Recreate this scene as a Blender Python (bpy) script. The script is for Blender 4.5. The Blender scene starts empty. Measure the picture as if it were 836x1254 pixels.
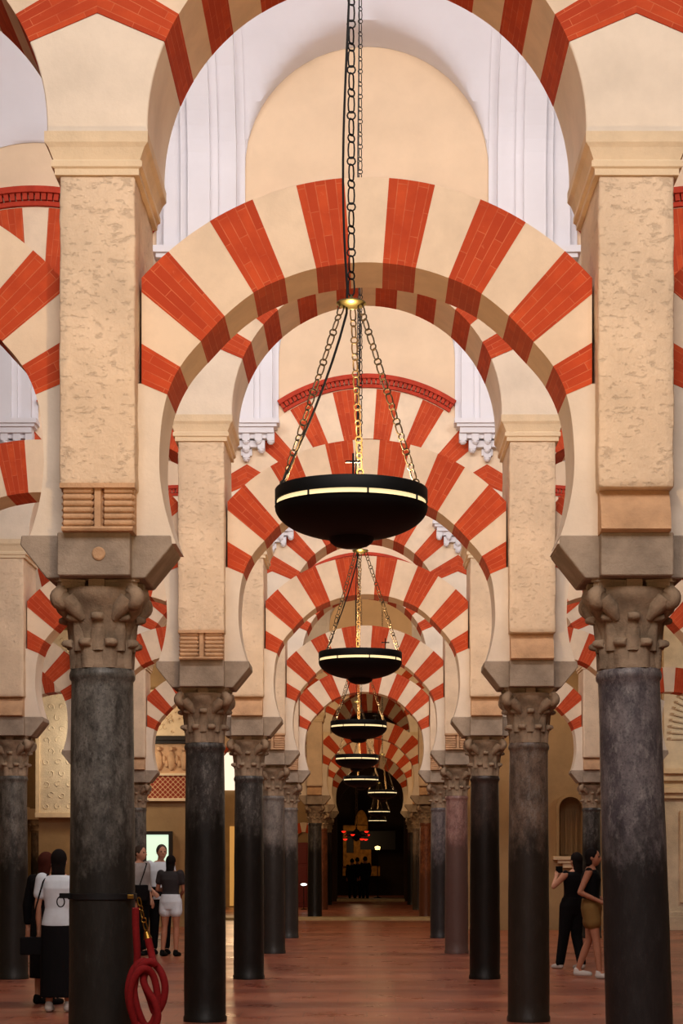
import bpy, bmesh, math, random
from math import sin, cos, pi, radians, sqrt, atan2, tan
from mathutils import Vector, noise

random.seed(7)
S = bpy.context.scene
COL = S.collection
F_PX = 2280.0
VPX, VPY = 449.0, 1059.0
EYE = 1.47
P = 1.52                      # half an arcade period
PER = 2 * P

def W(px, py, d):             # where a sight line of the photograph meets depth d
    return Vector(((px - VPX) * d / F_PX, d, EYE + (VPY - py) * d / F_PX))

# ------------------------------------------------------------------ camera
cam = bpy.data.cameras.new('camera'); co = bpy.data.objects.new('camera', cam); COL.objects.link(co)
co.location = (0, 0, EYE); co.rotation_euler = (pi / 2, 0, 0)
cam.sensor_fit = 'AUTO'; cam.sensor_width = 36; cam.lens = F_PX * 36 / 1254
cam.shift_x = -(VPX - 418) / 1254; cam.shift_y = (VPY - 627) / 1254
cam.clip_start = .1; cam.clip_end = 300
S.camera = co

# ------------------------------------------------------------------ node helpers
def lin(r, g, b):
    f = lambda c: (c / 255 / 12.92) if c / 255 <= .04045 else ((c / 255 + .055) / 1.055) ** 2.4
    return (f(r), f(g), f(b), 1)

class NT:
    def __init__(s, name, rough=.8, metal=0, spec=.3):
        s.m = bpy.data.materials.new(name); s.m.use_nodes = True
        s.t = s.m.node_tree; s.n = s.t.nodes; s.l = s.t.links
        s.b = s.n['Principled BSDF']
        s.b.inputs['Roughness'].default_value = rough
        s.b.inputs['Metallic'].default_value = metal
        s.b.inputs['Specular IOR Level'].default_value = spec
    def add(s, t, **k):
        n = s.n.new(t)
        for a, v in k.items():
            if a in n.inputs.keys() and not hasattr(n, a): n.inputs[a].default_value = v
            else: setattr(n, a, v)
        return n
    def link(s, a, b): s.l.new(a, b)
    def coord(s, kind='Object'):
        return s.add('ShaderNodeTexCoord').outputs[kind]
    def mapping(s, vec, scale=(1, 1, 1), loc=(0, 0, 0)):
        m = s.add('ShaderNodeMapping'); m.inputs['Scale'].default_value = scale; m.inputs['Location'].default_value = loc
        s.link(vec, m.inputs['Vector']); return m.outputs['Vector']
    def noise(s, vec, scale, detail=4, rough=.6):
        n = s.add('ShaderNodeTexNoise'); n.inputs['Scale'].default_value = scale
        n.inputs['Detail'].default_value = detail; n.inputs['Roughness'].default_value = rough
        s.link(vec, n.inputs['Vector']); return n.outputs['Fac']
    def ramp(s, fac, stops):
        r = s.add('ShaderNodeValToRGB'); e = r.color_ramp.elements
        while len(e) < len(stops): e.new(.5)
        for el, (p, c) in zip(e, stops): el.position = p; el.color = c
        s.link(fac, r.inputs['Fac']); return r.outputs['Color']
    def mix(s, fac, a, b, mode='MIX'):
        m = s.add('ShaderNodeMix'); m.data_type = 'RGBA'; m.blend_type = mode
        for i, v in ((0, fac), (6, a), (7, b)):
            if isinstance(v, (float, int, tuple)): m.inputs[i].default_value = v
            else: s.link(v, m.inputs[i])
        return m.outputs[2]
    def math(s, op, a, b=0.0, c=None):
        m = s.add('ShaderNodeMath'); m.operation = op
        for i, v in enumerate([a, b] + ([c] if c is not None else [])):
            if isinstance(v, (float, int)): m.inputs[i].default_value = v
            else: s.link(v, m.inputs[i])
        return m.outputs[0]
    def bump(s, h, strength=.4, dist=.01):
        b = s.add('ShaderNodeBump'); b.inputs['Strength'].default_value = strength; b.inputs['Distance'].default_value = dist
        s.link(h, b.inputs['Height']); s.link(b.outputs['Normal'], s.b.inputs['Normal'])
    def base(s, c):
        if isinstance(c, tuple): s.b.inputs['Base Color'].default_value = c
        else: s.link(c, s.b.inputs['Base Color'])
    def emit(s, c, v):
        s.b.inputs['Emission Color'].default_value = c; s.b.inputs['Emission Strength'].default_value = v

def plaster(name, c, var=.06, sc=3, bump=.25, rough=.85, pits=0):
    t = NT(name, rough)
    o = t.coord()
    dark = tuple(x * (1 - var * 3) for x in c[:3]) + (1,)
    n1 = t.noise(o, sc, 6)
    colr = t.ramp(n1, [(.3, dark), (.62, c)])
    n2 = t.noise(o, sc * 14, 5)
    h = t.math('ADD', n1, t.math('MULTIPLY', n2, .5))
    if pits:
        n3 = t.noise(t.mapping(o, (5, 5, 11)), 3.0, 10, .68)
        pit = t.ramp(n3, [(.30, (0, 0, 0, 1)), (.44, (1, 1, 1, 1))])
        colr = t.mix(t.math('MULTIPLY', t.math('SUBTRACT', 1.0, pit), .10), colr, tuple(x * .55 for x in c[:3]) + (1,))
        h = t.math('ADD', h, t.math('MULTIPLY', pit, pits))
    t.base(colr); t.bump(h, bump, .02)
    return t.m

LIME = lin(226, 204, 172)
M = {}
M['pier'] = plaster('rough_limestone', lin(232, 208, 178), .07, 2.4, .7, .9, pits=.4)
M['smooth'] = plaster('lime_plaster', lin(234, 220, 200), .05, 2.5, .2)
M['cream'] = plaster('cream_voussoir', lin(234, 212, 184), .05, 4, .15)
M['corn'] = plaster('cornice_stone', lin(230, 208, 174), .06, 4, .3)
M['corbel'] = plaster('carved_corbel_stone', lin(208, 168, 130), .12, 4, .6)
M['white'] = plaster('vault_whitewash', lin(222, 221, 226), .02, 1.5, .06)
M['tan'] = plaster('tympanum_plaster', lin(228, 202, 170), .04, 1.6, .12)
M['wallback'] = plaster('nave_wall_plaster', lin(170, 142, 104), .10, 1.2, .3)
M['greystone'] = plaster('impost_stone', lin(172, 156, 138), .14, 5, .5, pits=.2)
M['capital'] = plaster('capital_stone', lin(164, 142, 118), .2, 7, .55)
M['carved'] = plaster('carved_white_stone', lin(222, 208, 184), .08, 3, .9)
M['white_relief'] = M['carved']
M['stepstone'] = plaster('step_stone', lin(190, 170, 130), .1, 3, .3, .5)

def brick_mat(name, c1, c2, mortar, polar=True):
    t = NT(name, .85)
    o = t.coord()
    if polar:
        sp = t.add('ShaderNodeSeparateXYZ'); t.link(o, sp.inputs[0])
        x, y, z = sp.outputs
        ang = t.math('ARCTAN2', x, z)
        r = t.math('SQRT', t.math('ADD', t.math('MULTIPLY', x, x), t.math('MULTIPLY', z, z)))
        cb = t.add('ShaderNodeCombineXYZ')
        t.link(t.math('ADD', r, y), cb.inputs[0]); t.link(t.math('MULTIPLY', ang, 1.35), cb.inputs[1])
        v = cb.outputs[0]
    else: v = o
    b = t.add('ShaderNodeTexBrick'); b.offset = .5; t.link(v, b.inputs['Vector'])
    b.inputs['Scale'].default_value = 1; b.inputs['Brick Width'].default_value = .29; b.inputs['Row Height'].default_value = .047
    b.inputs['Mortar Size'].default_value = .0026; b.inputs['Mortar Smooth'].default_value = .3
    b.inputs['Color1'].default_value = c1; b.inputs['Color2'].default_value = c2; b.inputs['Mortar'].default_value = mortar
    n = t.noise(o, 5, 6)
    colr = t.mix(t.ramp(n, [(.40, (0, 0, 0, 1)), (.65, (.8, .8, .8, 1))]), b.outputs['Color'], c2)
    w = t.noise(o, 22, 3)
    colr = t.mix(t.ramp(w, [(.68, (0, 0, 0, 1)), (.76, (.6, .6, .6, 1))]), colr, mortar)
    t.base(colr)
    t.bump(t.math('ADD', t.math('MULTIPLY', b.outputs['Fac'], -1.0), t.math('MULTIPLY', n, .6)), .35, .008)
    return t.m
M['brick'] = brick_mat('red_brick', lin(204, 82, 40), lin(176, 62, 30), lin(206, 108, 70))
M['hood'] = plaster('red_hood_brick', lin(186, 62, 40), .10, 6, .4)

def shaft_mat(name, c, c2, line=1.75, vein=(150, 146, 138), dark=.08):
    t = NT(name, .42, spec=.4)
    o = t.coord()
    n1 = t.noise(t.mapping(o, (1.6, 1.6, .9)), 6, 9, .72)
    n2 = t.noise(t.mapping(o, (1, 1, .45)), 20, 8, .8)
    base = t.mix(t.ramp(n1, [(.40, (0, 0, 0, 1)), (.60, (1, 1, 1, 1))]), c, c2)
    base = t.mix(t.ramp(n2, [(.50, (0, 0, 0, 1)), (.72, (.75, .75, .75, 1))]), base, lin(*vein))
    n4 = t.noise(o, 70, 4, .7)
    base = t.mix(t.ramp(n4, [(.5, (0, 0, 0, 1)), (.66, (.55, .55, .55, 1))]), base, tuple(x * .35 for x in c2[:3]) + (1,))
    # the shaft is blackened by touch up to shoulder height
    sp = t.add('ShaderNodeSeparateXYZ'); t.link(o, sp.inputs[0])
    n3 = t.noise(t.mapping(o, (1.5, 1.5, .8)), 4.5, 8, .7)
    hgt = t.math('ADD', sp.outputs[2], t.math('MULTIPLY', t.math('SUBTRACT', n3, .5), 1.1))
    k = t.ramp(t.math('DIVIDE', hgt, 3.0), [((line - .16) / 3, (1, 1, 1, 1)), ((line + .16) / 3, (0, 0, 0, 1))])
    dk = tuple(x * dark for x in c[:3]) + (1,)
    v2 = t.mix(t.ramp(n2, [(.58, (0, 0, 0, 1)), (.80, (.45, .45, .45, 1))]), dk, c2)
    t.base(t.mix(t.math('MULTIPLY', k, .96), base, v2))
    t.link(t.ramp(n2, [(.3, (.3,) * 3 + (1,)), (.8, (.55,) * 3 + (1,))]), t.b.inputs['Roughness'])
    t.bump(t.math('ADD', n1, n2), .22, .012)
    return t.m
SH = {
 'grey': shaft_mat('grey_green_marble', lin(112, 108, 100), lin(66, 63, 58), 1.6),
 'black': shaft_mat('black_marble', lin(74, 71, 68), lin(46, 43, 42), 1.95),
 'blue': shaft_mat('blue_grey_granite', lin(122, 114, 114), lin(78, 72, 76), 1.62, (170, 164, 158)),
 'brown': shaft_mat('brown_marble', lin(128, 108, 92), lin(84, 70, 60), 1.72),
 'pink': shaft_mat('pink_marble', lin(160, 122, 112), lin(120, 84, 78), 1.85, (190, 160, 150), .3),
 'pale': shaft_mat('pale_grey_marble', lin(140, 132, 124), lin(100, 94, 90), 1.8),
 'rust': shaft_mat('rust_veined_marble', lin(140, 84, 56), lin(88, 48, 36), 1.3, (170, 120, 80), .4),
 'dark': shaft_mat('dark_brown_marble', lin(62, 48, 42), lin(40, 32, 28), 1.95, (90, 74, 66)),
}

def simple(name, c, rough=.5, metal=0, spec=.4, var=.0, sc=20, em=None):
    t = NT(name, rough, metal, spec)
    n = t.noise(t.coord(), sc, 3)
    d = tuple(x * (1 - max(var, .06) * 2) for x in c[:3]) + (1,)
    t.base(t.ramp(n, [(.3, d), (.7, c)]))
    if em: t.emit(c, em)
    return t.m
M['iron'] = simple('black_iron', lin(10, 9, 9), .6, 0, .2)
M['chain'] = simple('aged_chain', lin(84, 68, 44), .5, .3)
M['brass'] = simple('aged_brass', lin(120, 112, 72), .35, .8)
M['cable'] = simple('black_cable', lin(18, 16, 16), .5)
M['glow'] = simple('lit_glass_band', lin(255, 226, 168), .4, em=1.1)
M['screen'] = simple('lit_screen', lin(196, 222, 196), .4, em=1.15)
M['frame'] = simple('dark_frame', lin(34, 28, 22), .6)
M['strap'] = simple('black_strap', lin(16, 15, 16), .6)
M['gold'] = simple('gold_hook', lin(170, 130, 60), .35, 1)
M['rope'] = simple('red_velvet_rope', lin(140, 10, 14), .85, var=.12, sc=60)
M['votive'] = simple('red_votive_glass', lin(255, 40, 24), .3, em=1.4)
M['skin'] = simple('skin', lin(206, 150, 120), .55)
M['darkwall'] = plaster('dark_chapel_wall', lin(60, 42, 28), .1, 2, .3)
M['gilt'] = plaster('gilded_altarpiece', lin(190, 130, 54), .2, 5, .6)
M['lattice'] = None

def floor_mat():
    t = NT('red_marble_floor', .3, spec=.5)
    o = t.coord()
    b = t.add('ShaderNodeTexBrick'); b.offset = .5; t.link(o, b.inputs['Vector'])
    b.inputs['Scale'].default_value = 1; b.inputs['Brick Width'].default_value = .62; b.inputs['Row Height'].default_value = .62
    b.inputs['Mortar Size'].default_value = .006
    b.inputs['Color1'].default_value = lin(164, 88, 62); b.inputs['Color2'].default_value = lin(140, 68, 48); b.inputs['Mortar'].default_value = lin(86, 52, 42)
    n = t.noise(o, 1.3, 6, .65)
    c = t.mix(t.ramp(n, [(.35, (0, 0, 0, 1)), (.7, (.8, .8, .8, 1))]), b.outputs['Color'], lin(186, 124, 94))
    n2 = t.noise(o, 9, 6, .7)
    c = t.mix(t.ramp(n2, [(.5, (0, 0, 0, 1)), (.75, (.5, .5, .5, 1))]), c, lin(122, 66, 52))
    n3 = t.noise(t.mapping(o, (.06, .5, 1)), 1.6, 4, .6)
    c = t.mix(t.ramp(n3, [(.42, (0, 0, 0, 1)), (.62, (.75, .75, .75, 1))]), c, lin(104, 50, 38))  # long reflection bands of the glossy floor, put into its colour
    t.base(c)
    t.link(t.ramp(n, [(.3, (.24,) * 3 + (1,)), (.75, (.42,) * 3 + (1,))]), t.b.inputs['Roughness'])
    t.bump(t.math('ADD', t.math('MULTIPLY', b.outputs['Fac'], -.6), t.math('MULTIPLY', n2, .2)), .12, .006)
    return t.m
M['floor'] = floor_mat()

# ------------------------------------------------------------------ mesh helpers
class MB:
    def __init__(s): s.v = []; s.f = []; s.mi = []; s.cur = 0
    def face(s, f): s.f.append(tuple(f)); s.mi.append(s.cur)
    def quad_grid(s, pts, nu, nv, closed_u=False):
        b = len(s.v); s.v += [tuple(p) for p in pts]
        for j in range(nv - 1):
            for i in range(nu - (0 if closed_u else 1)):
                i2 = (i + 1) % nu
                s.face((b + j * nu + i, b + j * nu + i2, b + (j + 1) * nu + i2, b + (j + 1) * nu + i))
        return b
    def box(s, x0, x1, y0, y1, z0, z1):
        b = len(s.v)
        s.v += [(x, y, z) for z in (z0, z1) for y in (y0, y1) for x in (x0, x1)]
        for f in ((0, 2, 3, 1), (4, 5, 7, 6), (0, 1, 5, 4), (2, 6, 7, 3), (0, 4, 6, 2), (1, 3, 7, 5)):
            s.face([b + i for i in f])
    def prism(s, pts, y0, y1):                       # polygon in x,z extruded along y
        a = sum(pts[i][0] * pts[(i + 1) % len(pts)][1] - pts[(i + 1) % len(pts)][0] * pts[i][1] for i in range(len(pts)))
        if a < 0: pts = pts[::-1]
        b = len(s.v); n = len(pts)
        s.v += [(x, y0, z) for x, z in pts] + [(x, y1, z) for x, z in pts]
        s.face([b + i for i in range(n)]); s.face([b + n + i for i in reversed(range(n))])
        for i in range(n):
            j = (i + 1) % n; s.face((b + i, b + n + i, b + n + j, b + j))
    def prism_x(s, pts, x0, x1):                     # polygon in y,z extruded along x
        b0 = len(s.v); s.prism([(y, z) for y, z in pts], x0, x1)
        for i in range(b0, len(s.v)):
            a, x, z = s.v[i]; s.v[i] = (x, a, z)
    def lathe(s, prof, n=32, c=(0, 0, 0), cap=True):
        b = len(s.v)
        for r, z in prof:
            for i in range(n):
                a = 2 * pi * i / n; s.v.append((c[0] + r * cos(a), c[1] + r * sin(a), c[2] + z))
        for j in range(len(prof) - 1):
            for i in range(n):
                i2 = (i + 1) % n; s.face((b + j * n + i, b + j * n + i2, b + (j + 1) * n + i2, b + (j + 1) * n + i))
        if cap:
            s.face([b + i for i in reversed(range(n))]); s.face([b + (len(prof) - 1) * n + i for i in range(n)])
    def tube(s, pts, r, n=8, closed=False):
        pts = [Vector(p) for p in pts]; m = len(pts); b = len(s.v)
        rr = r if isinstance(r, (list, tuple)) else [r] * m
        up = None
        for k in range(m):
            if closed: d = pts[(k + 1) % m] - pts[k - 1]
            else: d = pts[min(k + 1, m - 1)] - pts[max(k - 1, 0)]
            d.normalize()
            if up is None:
                up = Vector((0, 0, 1)) if abs(d.z) < .9 else Vector((1, 0, 0))
            a = d.cross(up)
            if a.length < 1e-4: a = d.cross(Vector((0, 1, 0)))
            a.normalize(); up = a.cross(d).normalized()
            for i in range(n):
                t = 2 * pi * i / n; q = pts[k] + (a * cos(t) + up * sin(t)) * rr[k]; s.v.append(tuple(q))
        for k in range(m if closed else m - 1):
            k2 = (k + 1) % m
            for i in range(n):
                i2 = (i + 1) % n; s.face((b + k * n + i, b + k * n + i2, b + k2 * n + i2, b + k2 * n + i))
        if not closed:
            s.face([b + i for i in reversed(range(n))]); s.face([b + (m - 1) * n + i for i in range(n)])
    def ball(s, c, r, n=12, m=8, sc=(1, 1, 1)):
        pr = []; b = len(s.v)
        for j in range(1, m):
            t = pi * j / m
            for i in range(n):
                a = 2 * pi * i / n; s.v.append((c[0] + r * sc[0] * sin(t) * cos(a), c[1] + r * sc[1] * sin(t) * sin(a), c[2] - r * sc[2] * cos(t)))
        for j in range(m - 2):
            for i in range(n):
                i2 = (i + 1) % n; s.face((b + j * n + i, b + j * n + i2, b + (j + 1) * n + i2, b + (j + 1) * n + i))
        s.v += [(c[0], c[1], c[2] - r * sc[2]), (c[0], c[1], c[2] + r * sc[2])]; e = len(s.v)
        for i in range(n):
            i2 = (i + 1) % n; s.face((e - 2, b + i2, b + i)); s.face((e - 1, b + (m - 2) * n + i, b + (m - 2) * n + i2))
    def mesh(s, name, mats, smooth=False, bevel=0, seg=2, ang=35):
        me = bpy.data.meshes.new(name); me.from_pydata(s.v, [], s.f)
        if not isinstance(mats, (list, tuple)): mats = [mats]
        for m in mats: me.materials.append(m)
        me.polygons.foreach_set('material_index', s.mi)
        bm = bmesh.new(); bm.from_mesh(me)
        bmesh.ops.recalc_face_normals(bm, faces=bm.faces)
        if bevel:
            ed = [e for e in bm.edges if len(e.link_faces) == 2 and e.calc_face_angle(0) > radians(30)]
            bmesh.ops.bevel(bm, geom=ed, offset=bevel, segments=seg, affect='EDGES', profile=.6)
        big = [f for f in bm.faces if len(f.verts) > 4]
        if big: bmesh.ops.triangulate(bm, faces=big)
        bm.to_mesh(me); bm.free()
        if smooth:
            me.polygons.foreach_set('use_smooth', [True] * len(me.polygons))
            me.set_sharp_from_angle(angle=radians(ang))
        return me

def ob(name, me, parent=None, loc=(0, 0, 0)):
    o = bpy.data.objects.new(name, me); COL.objects.link(o); o.location = loc
    if parent is not None: o.parent = parent
    return o
def thing(name, label, cat, loc=(0, 0, 0), group=None, rz=0):
    o = bpy.data.objects.new(name, None); COL.objects.link(o); o.empty_display_size = .1
    o.location = loc; o.rotation_euler = (0, 0, rz)
    return tag(o, label, cat, group)
def tag(o, label, cat, group=None, kind='thing'):
    o['label'] = label; o['category'] = cat; o['kind'] = kind
    if group: o['group'] = group
    return o
def struct(name, me, label=None, loc=(0, 0, 0)):
    o = ob(name, me, None, loc); o['kind'] = 'structure'
    if label: o['label'] = label
    return o
def copy_tree(o, parent=None):
    c = o.copy(); COL.objects.link(c); c.parent = parent
    for ch in o.children: copy_tree(ch, c)
    return c

# ------------------------------------------------------------------ arch profiles
D = [10.92, 17.5, 24.0, 30.9, 37.4, 50.8, 58.3, 65.6]
CX = [0, 0, 0, -.03, -.05, .1, .1, .1]
YF, YB = -.42, .48            # pier and upper wall, before and behind the column axis
LF, LB = -.25, .22            # lower arch
ZC_L, R_L = 3.68, 1.24        # lower arch circle
R_LX = 1.73
CLIP = 1.29
ZC_U, R_U, R_UX, R_H = 5.63, 1.237, 1.87, 2.04
ANG = [0, 4.0, 13.2, 22.3, 31.4, 41.0, 50.3, 58.8, 67.0]

# lower horseshoe intrados, half width at height
HS = [(0, 320), (60, 327), (102, 340), (138, 357), (170, 382), (197, 410), (224, 441), (241, 472), (250, 505), (254, 545), (254, 580), (249, 615), (241, 645), (234, 665)]
HS = [(x / 214.0, EYE + (VPY - y) / 214.0) for x, y in HS]
def catmull(pts, k=5):
    out = []
    for i in range(len(pts) - 1):
        p0 = pts[max(i - 1, 0)]; p1 = pts[i]; p2 = pts[i + 1]; p3 = pts[min(i + 2, len(pts) - 1)]
        if i == 0: p0 = (-pts[1][0], pts[1][1])
        for j in range(k):
            t = j / k
            out.append(tuple(.5 * ((2 * p1[a]) + (-p0[a] + p2[a]) * t + (2 * p0[a] - 5 * p1[a] + 4 * p2[a] - p3[a]) * t * t + (-p0[a] + 3 * p1[a] - 3 * p2[a] + p3[a]) * t ** 3) for a in (0, 1)))
    out.append(pts[-1]); return out
HSC = catmull(HS)
def hs_r(ang):                # intrados radius seen from the arch centre, at angle from vertical
    best = None
    for (x0, z0), (x1, z1) in zip(HSC, HSC[1:]):
        a0 = atan2(x0, z0 - ZC_L); a1 = atan2(x1, z1 - ZC_L)
        if a0 <= ang <= a1 + 1e-9:
            t = (ang - a0) / max(a1 - a0, 1e-9); x = x0 + (x1 - x0) * t; z = z0 + (z1 - z0) * t
            return sqrt(x * x + (z - ZC_L) ** 2)
    return R_L

def voussoir(a0, a1, rin, R, clip, y0, y1, mat, name, bulge=0):
    n = max(3, int(abs(a1 - a0) / 1.6) + 1)
    A = [a0 + (a1 - a0) * i / (n - 1) for i in range(n)]
    if clip:
        ac = math.degrees(math.asin(min(1, clip / R)))
        for q in (ac, -ac):
            if min(a0, a1) < q < max(a0, a1): A = sorted(A + [q])
    def out(a):
        r = R
        if clip and abs(sin(radians(a))) > 1e-6: r = min(r, clip / abs(sin(radians(a))))
        return r
    inner = [(rin(abs(radians(a))) * sin(radians(a)), rin(abs(radians(a))) * cos(radians(a))) for a in A]
    outer = [(out(a) * sin(radians(a)), out(a) * cos(radians(a))) for a in A]
    mb = MB(); mb.prism(outer + inner[::-1], y0 - bulge, y1 + bulge)
    return mb.mesh(name, mat)

def make_arch(name, label, rin, R, clip, y0, y1, seed):
    rnd = random.Random(seed)
    t = thing(name, label, 'arch')
    ok = True
    bounds = [-a for a in ANG[:0:-1]] + ANG[1:]
    bounds = [b + rnd.uniform(-.35, .35) if 0 < i < len(bounds) - 1 else b for i, b in enumerate(bounds)]
    for i in range(len(bounds) - 1):
        red = i % 2 == 0
        nm = 'brick_voussoir' if red else 'cream_voussoir'
        me = voussoir(bounds[i], bounds[i + 1], rin, R, clip, y0, y1, M['brick'] if red else M['cream'], nm, .003 if red else 0)
        ob(nm, me, t)
    return t

lower0 = make_arch('horseshoe_arch', 'x', hs_r, R_LX, CLIP, LF, LB, 3)
lower1 = make_arch('horseshoe_arch', 'x', hs_r, R_LX, CLIP, LF, LB, 5)
upper0 = make_arch('round_arch', 'x', lambda a: R_U, R_UX, P, YF, YB, 8)
# dentilled hood over the upper arch
def hood_mesh():
    mb = MB(); ac = math.degrees(math.asin(1.13 / R_H)); N = 40
    def ring(r0, r1, y0, y1):
        pts = []
        for i in range(N + 1):
            a = radians(-ac + 2 * ac * i / N); pts.append((r1 * sin(a), r1 * cos(a)))
        for i in range(N, -1, -1):
            a = radians(-ac + 2 * ac * i / N); pts.append((r0 * sin(a), r0 * cos(a)))
        mb.prism(pts, y0, y1)
    ring(R_H - .055, R_H, YF - .09, YF + .02); ring(R_UX + .01, R_UX + .05, YF - .035, YF + .02)
    for k in range(40):
        a = radians(-ac + .8 + 2 * (ac - .8) * k / 39); w = .011
        pts = []
        for r, s_ in ((R_UX + .055, -1), (R_H - .05, -1), (R_H - .05, 1), (R_UX + .055, 1)):
            pts.append((r * sin(a + s_ * w), r * cos(a + s_ * w)))
        mb.prism(pts, YF - .06, YF + .02)
    return mb.mesh('hood_moulding', M['hood'])
ob('hood_moulding', hood_mesh(), upper0)

# ------------------------------------------------------------------ pier
def rough_box(x0, x1, y0, y1, z0, z1, mat, name, amp=.006, step=.05):
    mb = MB(); nx = max(2, int((x1 - x0) / step)); ny = max(2, int((y1 - y0) / step)); nz = max(2, int((z1 - z0) / step))
    bm = bmesh.new(); bmesh.ops.create_cube(bm, size=1)
    for v in bm.verts: v.co = Vector(((x0 + x1) / 2 + v.co.x * (x1 - x0), (y0 + y1) / 2 + v.co.y * (y1 - y0), (z0 + z1) / 2 + v.co.z * (z1 - z0)))
    for ax, n in ((2, nz), (0, nx), (1, ny)):
        lo = (x0, y0, z0)[ax]; hi = (x1, y1, z1)[ax]
        for i in range(1, n):
            no = [0, 0, 0]; no[ax] = 1; c = [0, 0, 0]; c[ax] = lo + (hi - lo) * i / n
            bmesh.ops.bisect_plane(bm, geom=bm.verts[:] + bm.edges[:] + bm.faces[:], plane_co=c, plane_no=no)
    bmesh.ops.bevel(bm, geom=[e for e in bm.edges if len(e.link_faces) == 2 and e.calc_face_angle(0) > 1], offset=.008, segments=1, affect='EDGES')
    for v in bm.verts:
        v.co += noise.noise_vector(v.co * 5.5) * amp + noise.noise_vector(v.co * 17) * amp * .55
    me = bpy.data.meshes.new(name); bm.to_mesh(me); bm.free(); me.materials.append(mat)
    me.polygons.foreach_set('use_smooth', [True] * len(me.polygons)); me.set_sharp_from_angle(angle=radians(50))
    return me

PW = .212
ME = {}
ME['pier_shaft'] = rough_box(-PW, PW, YF, YB, 3.60, 5.36, M['pier'], 'pier_shaft')
def springer_mesh():
    pts = []
    prof = [(P - x, z) for x, z in HSC if atan2(x, z - ZC_L) >= radians(67) - 1e-6]
    a = radians(67); r = hs_r(a); top_in = (P - r * sin(a), ZC_L + r * cos(a))
    rc = CLIP / sin(a); top_out = (P - CLIP, ZC_L + rc * cos(a))
    right = [top_out, top_in] + prof
    left = [(-x, z) for x, z in right[::-1]]
    mb = MB(); mb.prism(right + left, LF, LB)
    return mb.mesh('springer', M['smooth'])
ME['springer'] = springer_mesh()
def upper_block_mesh():
    a1 = radians(67)
    rt = [(0, ZC_U + P / tan(a1))]
    for i in range(13):
        a = a1 + (pi / 2 + .03 - a1) * i / 12
        rt.append((P - R_U * sin(a), ZC_U + R_U * cos(a)))
    mb = MB(); mb.prism(rt + [(-x, z) for x, z in rt[:0:-1]], YF, YB)
    return mb.mesh('upper_block', M['smooth'], bevel=.006, seg=1)
ME['upper_block'] = upper_block_mesh()
def cornice_mesh():
    # ledge mouldings: narrow front overhang, long corbelled returns beneath the wide upper arches
    mb = MB()
    prof = [(0, 0), (.022, .0), (.022, .035), (.038, .045), (.038, .075), (.028, .085), (.05, .15), (.068, .175), (.068, .235), (0, .235)]
    z0 = 5.355
    n = len(prof)
    ring = []
    for p, z in prof:
        hx = PW + p * 1.15; ring.append([(-hx, YF - p * .7, z0 + z), (hx, YF - p * .7, z0 + z), (hx, YB + p * .4, z0 + z), (-hx, YB + p * .4, z0 + z)])
    b = len(mb.v)
    for r in ring: mb.v += r
    for j in range(1, n - 2 + 1):
        for i in range(4):
            i2 = (i + 1) % 4; mb.face((b + j * 4 + i, b + j * 4 + i2, b + (j + 1) * 4 + i2, b + (j + 1) * 4 + i))
    mb.face([b + 4 + i for i in range(4)]); mb.face([b + (n - 1) * 4 + i for i in range(4)])
    return mb.mesh('cornice', M['corn'])
ME['cornice'] = cornice_mesh()
def corbel_mesh(kind):
    mb = MB(); z0, z1 = 3.355, 3.625; yf = YF
    if kind == 'cove':
        pts = [(YB, z0), (yf + .02, z0), (yf, z0 + .012)]
        for i in range(13):
            a = i / 12; pts.append((yf + .005 + .10 * (1 - cos(a * pi * .5)), z0 + .03 + (z1 - z0 - .035) * a))
        pts += [(yf + .105, z1), (YB, z1)]
        mb.prism_x(pts, -PW * .93, PW * .93)
        return mb.mesh('corbel', M['corbel'], smooth=True)
    # rolls with a band down the middle
    pts = [(YB, z0), (yf + .01, z0), (yf - .005, z0 + .012), (yf + .005, z0 + .025)]
    N = 6; h = (z1 - z0 - .05) / N
    mb.prism_x([(YB, z0), (yf + .0, z0), (yf - .008, z0 + .012), (yf, z0 + .024), (yf + .05, z0 + .03), (yf + .05, z1), (YB, z1)], -PW * .95, PW * .95)
    for s_ in (-1, 1):
        for k in range(N):
            zc = z0 + .03 + h * (k + .5)
            x0, x1 = sorted((s_ * .03, s_ * PW * .95))
            mb.tube([(x0, yf + .045, zc), (x0 + .01, yf + .03, zc), (x1 - .01, yf + .03, zc), (x1, yf + .045, zc)], [h * .2, h * .47, h * .47, h * .3], 10)
    mb.box(-.018, .018, yf + .018, yf + .1, z0 + .02, z1)
    mb.box(-PW * 1.0, PW * 1.0, yf - .006, yf + .1, z1 - .028, z1 - .002)
    return mb.mesh('corbel', M['corbel'], smooth=True)
ME['cove'] = corbel_mesh('cove'); ME['rolls'] = corbel_mesh('rolls')

# ------------------------------------------------------------------ column
def shaft_mesh(mat):
    mb = MB(); n = 40; pr = [(.205, 0), (.205, .04), (.196, .06), (.196, .5), (.192, 1.2), (.185, 2.0), (.179, 2.5), (.179, 2.54), (.189, 2.555), (.192, 2.575), (.188, 2.595), (.18, 2.61)]
    fine = []
    for (r0, z0), (r1, z1) in zip(pr, pr[1:]):
        k = max(1, int((z1 - z0) / .12))
        for i in range(k): fine.append((r0 + (r1 - r0) * i / k, z0 + (z1 - z0) * i / k))
    fine.append(pr[-1]); mb.lathe(fine, n)
    mb.v = [tuple(Vector(v) + noise.noise_vector(Vector(v) * 3) * .004) for v in mb.v]
    me = mb.mesh('shaft', mat, smooth=True, ang=50); return me
SHM = {k: shaft_mesh(m) for k, m in SH.items()}

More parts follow.
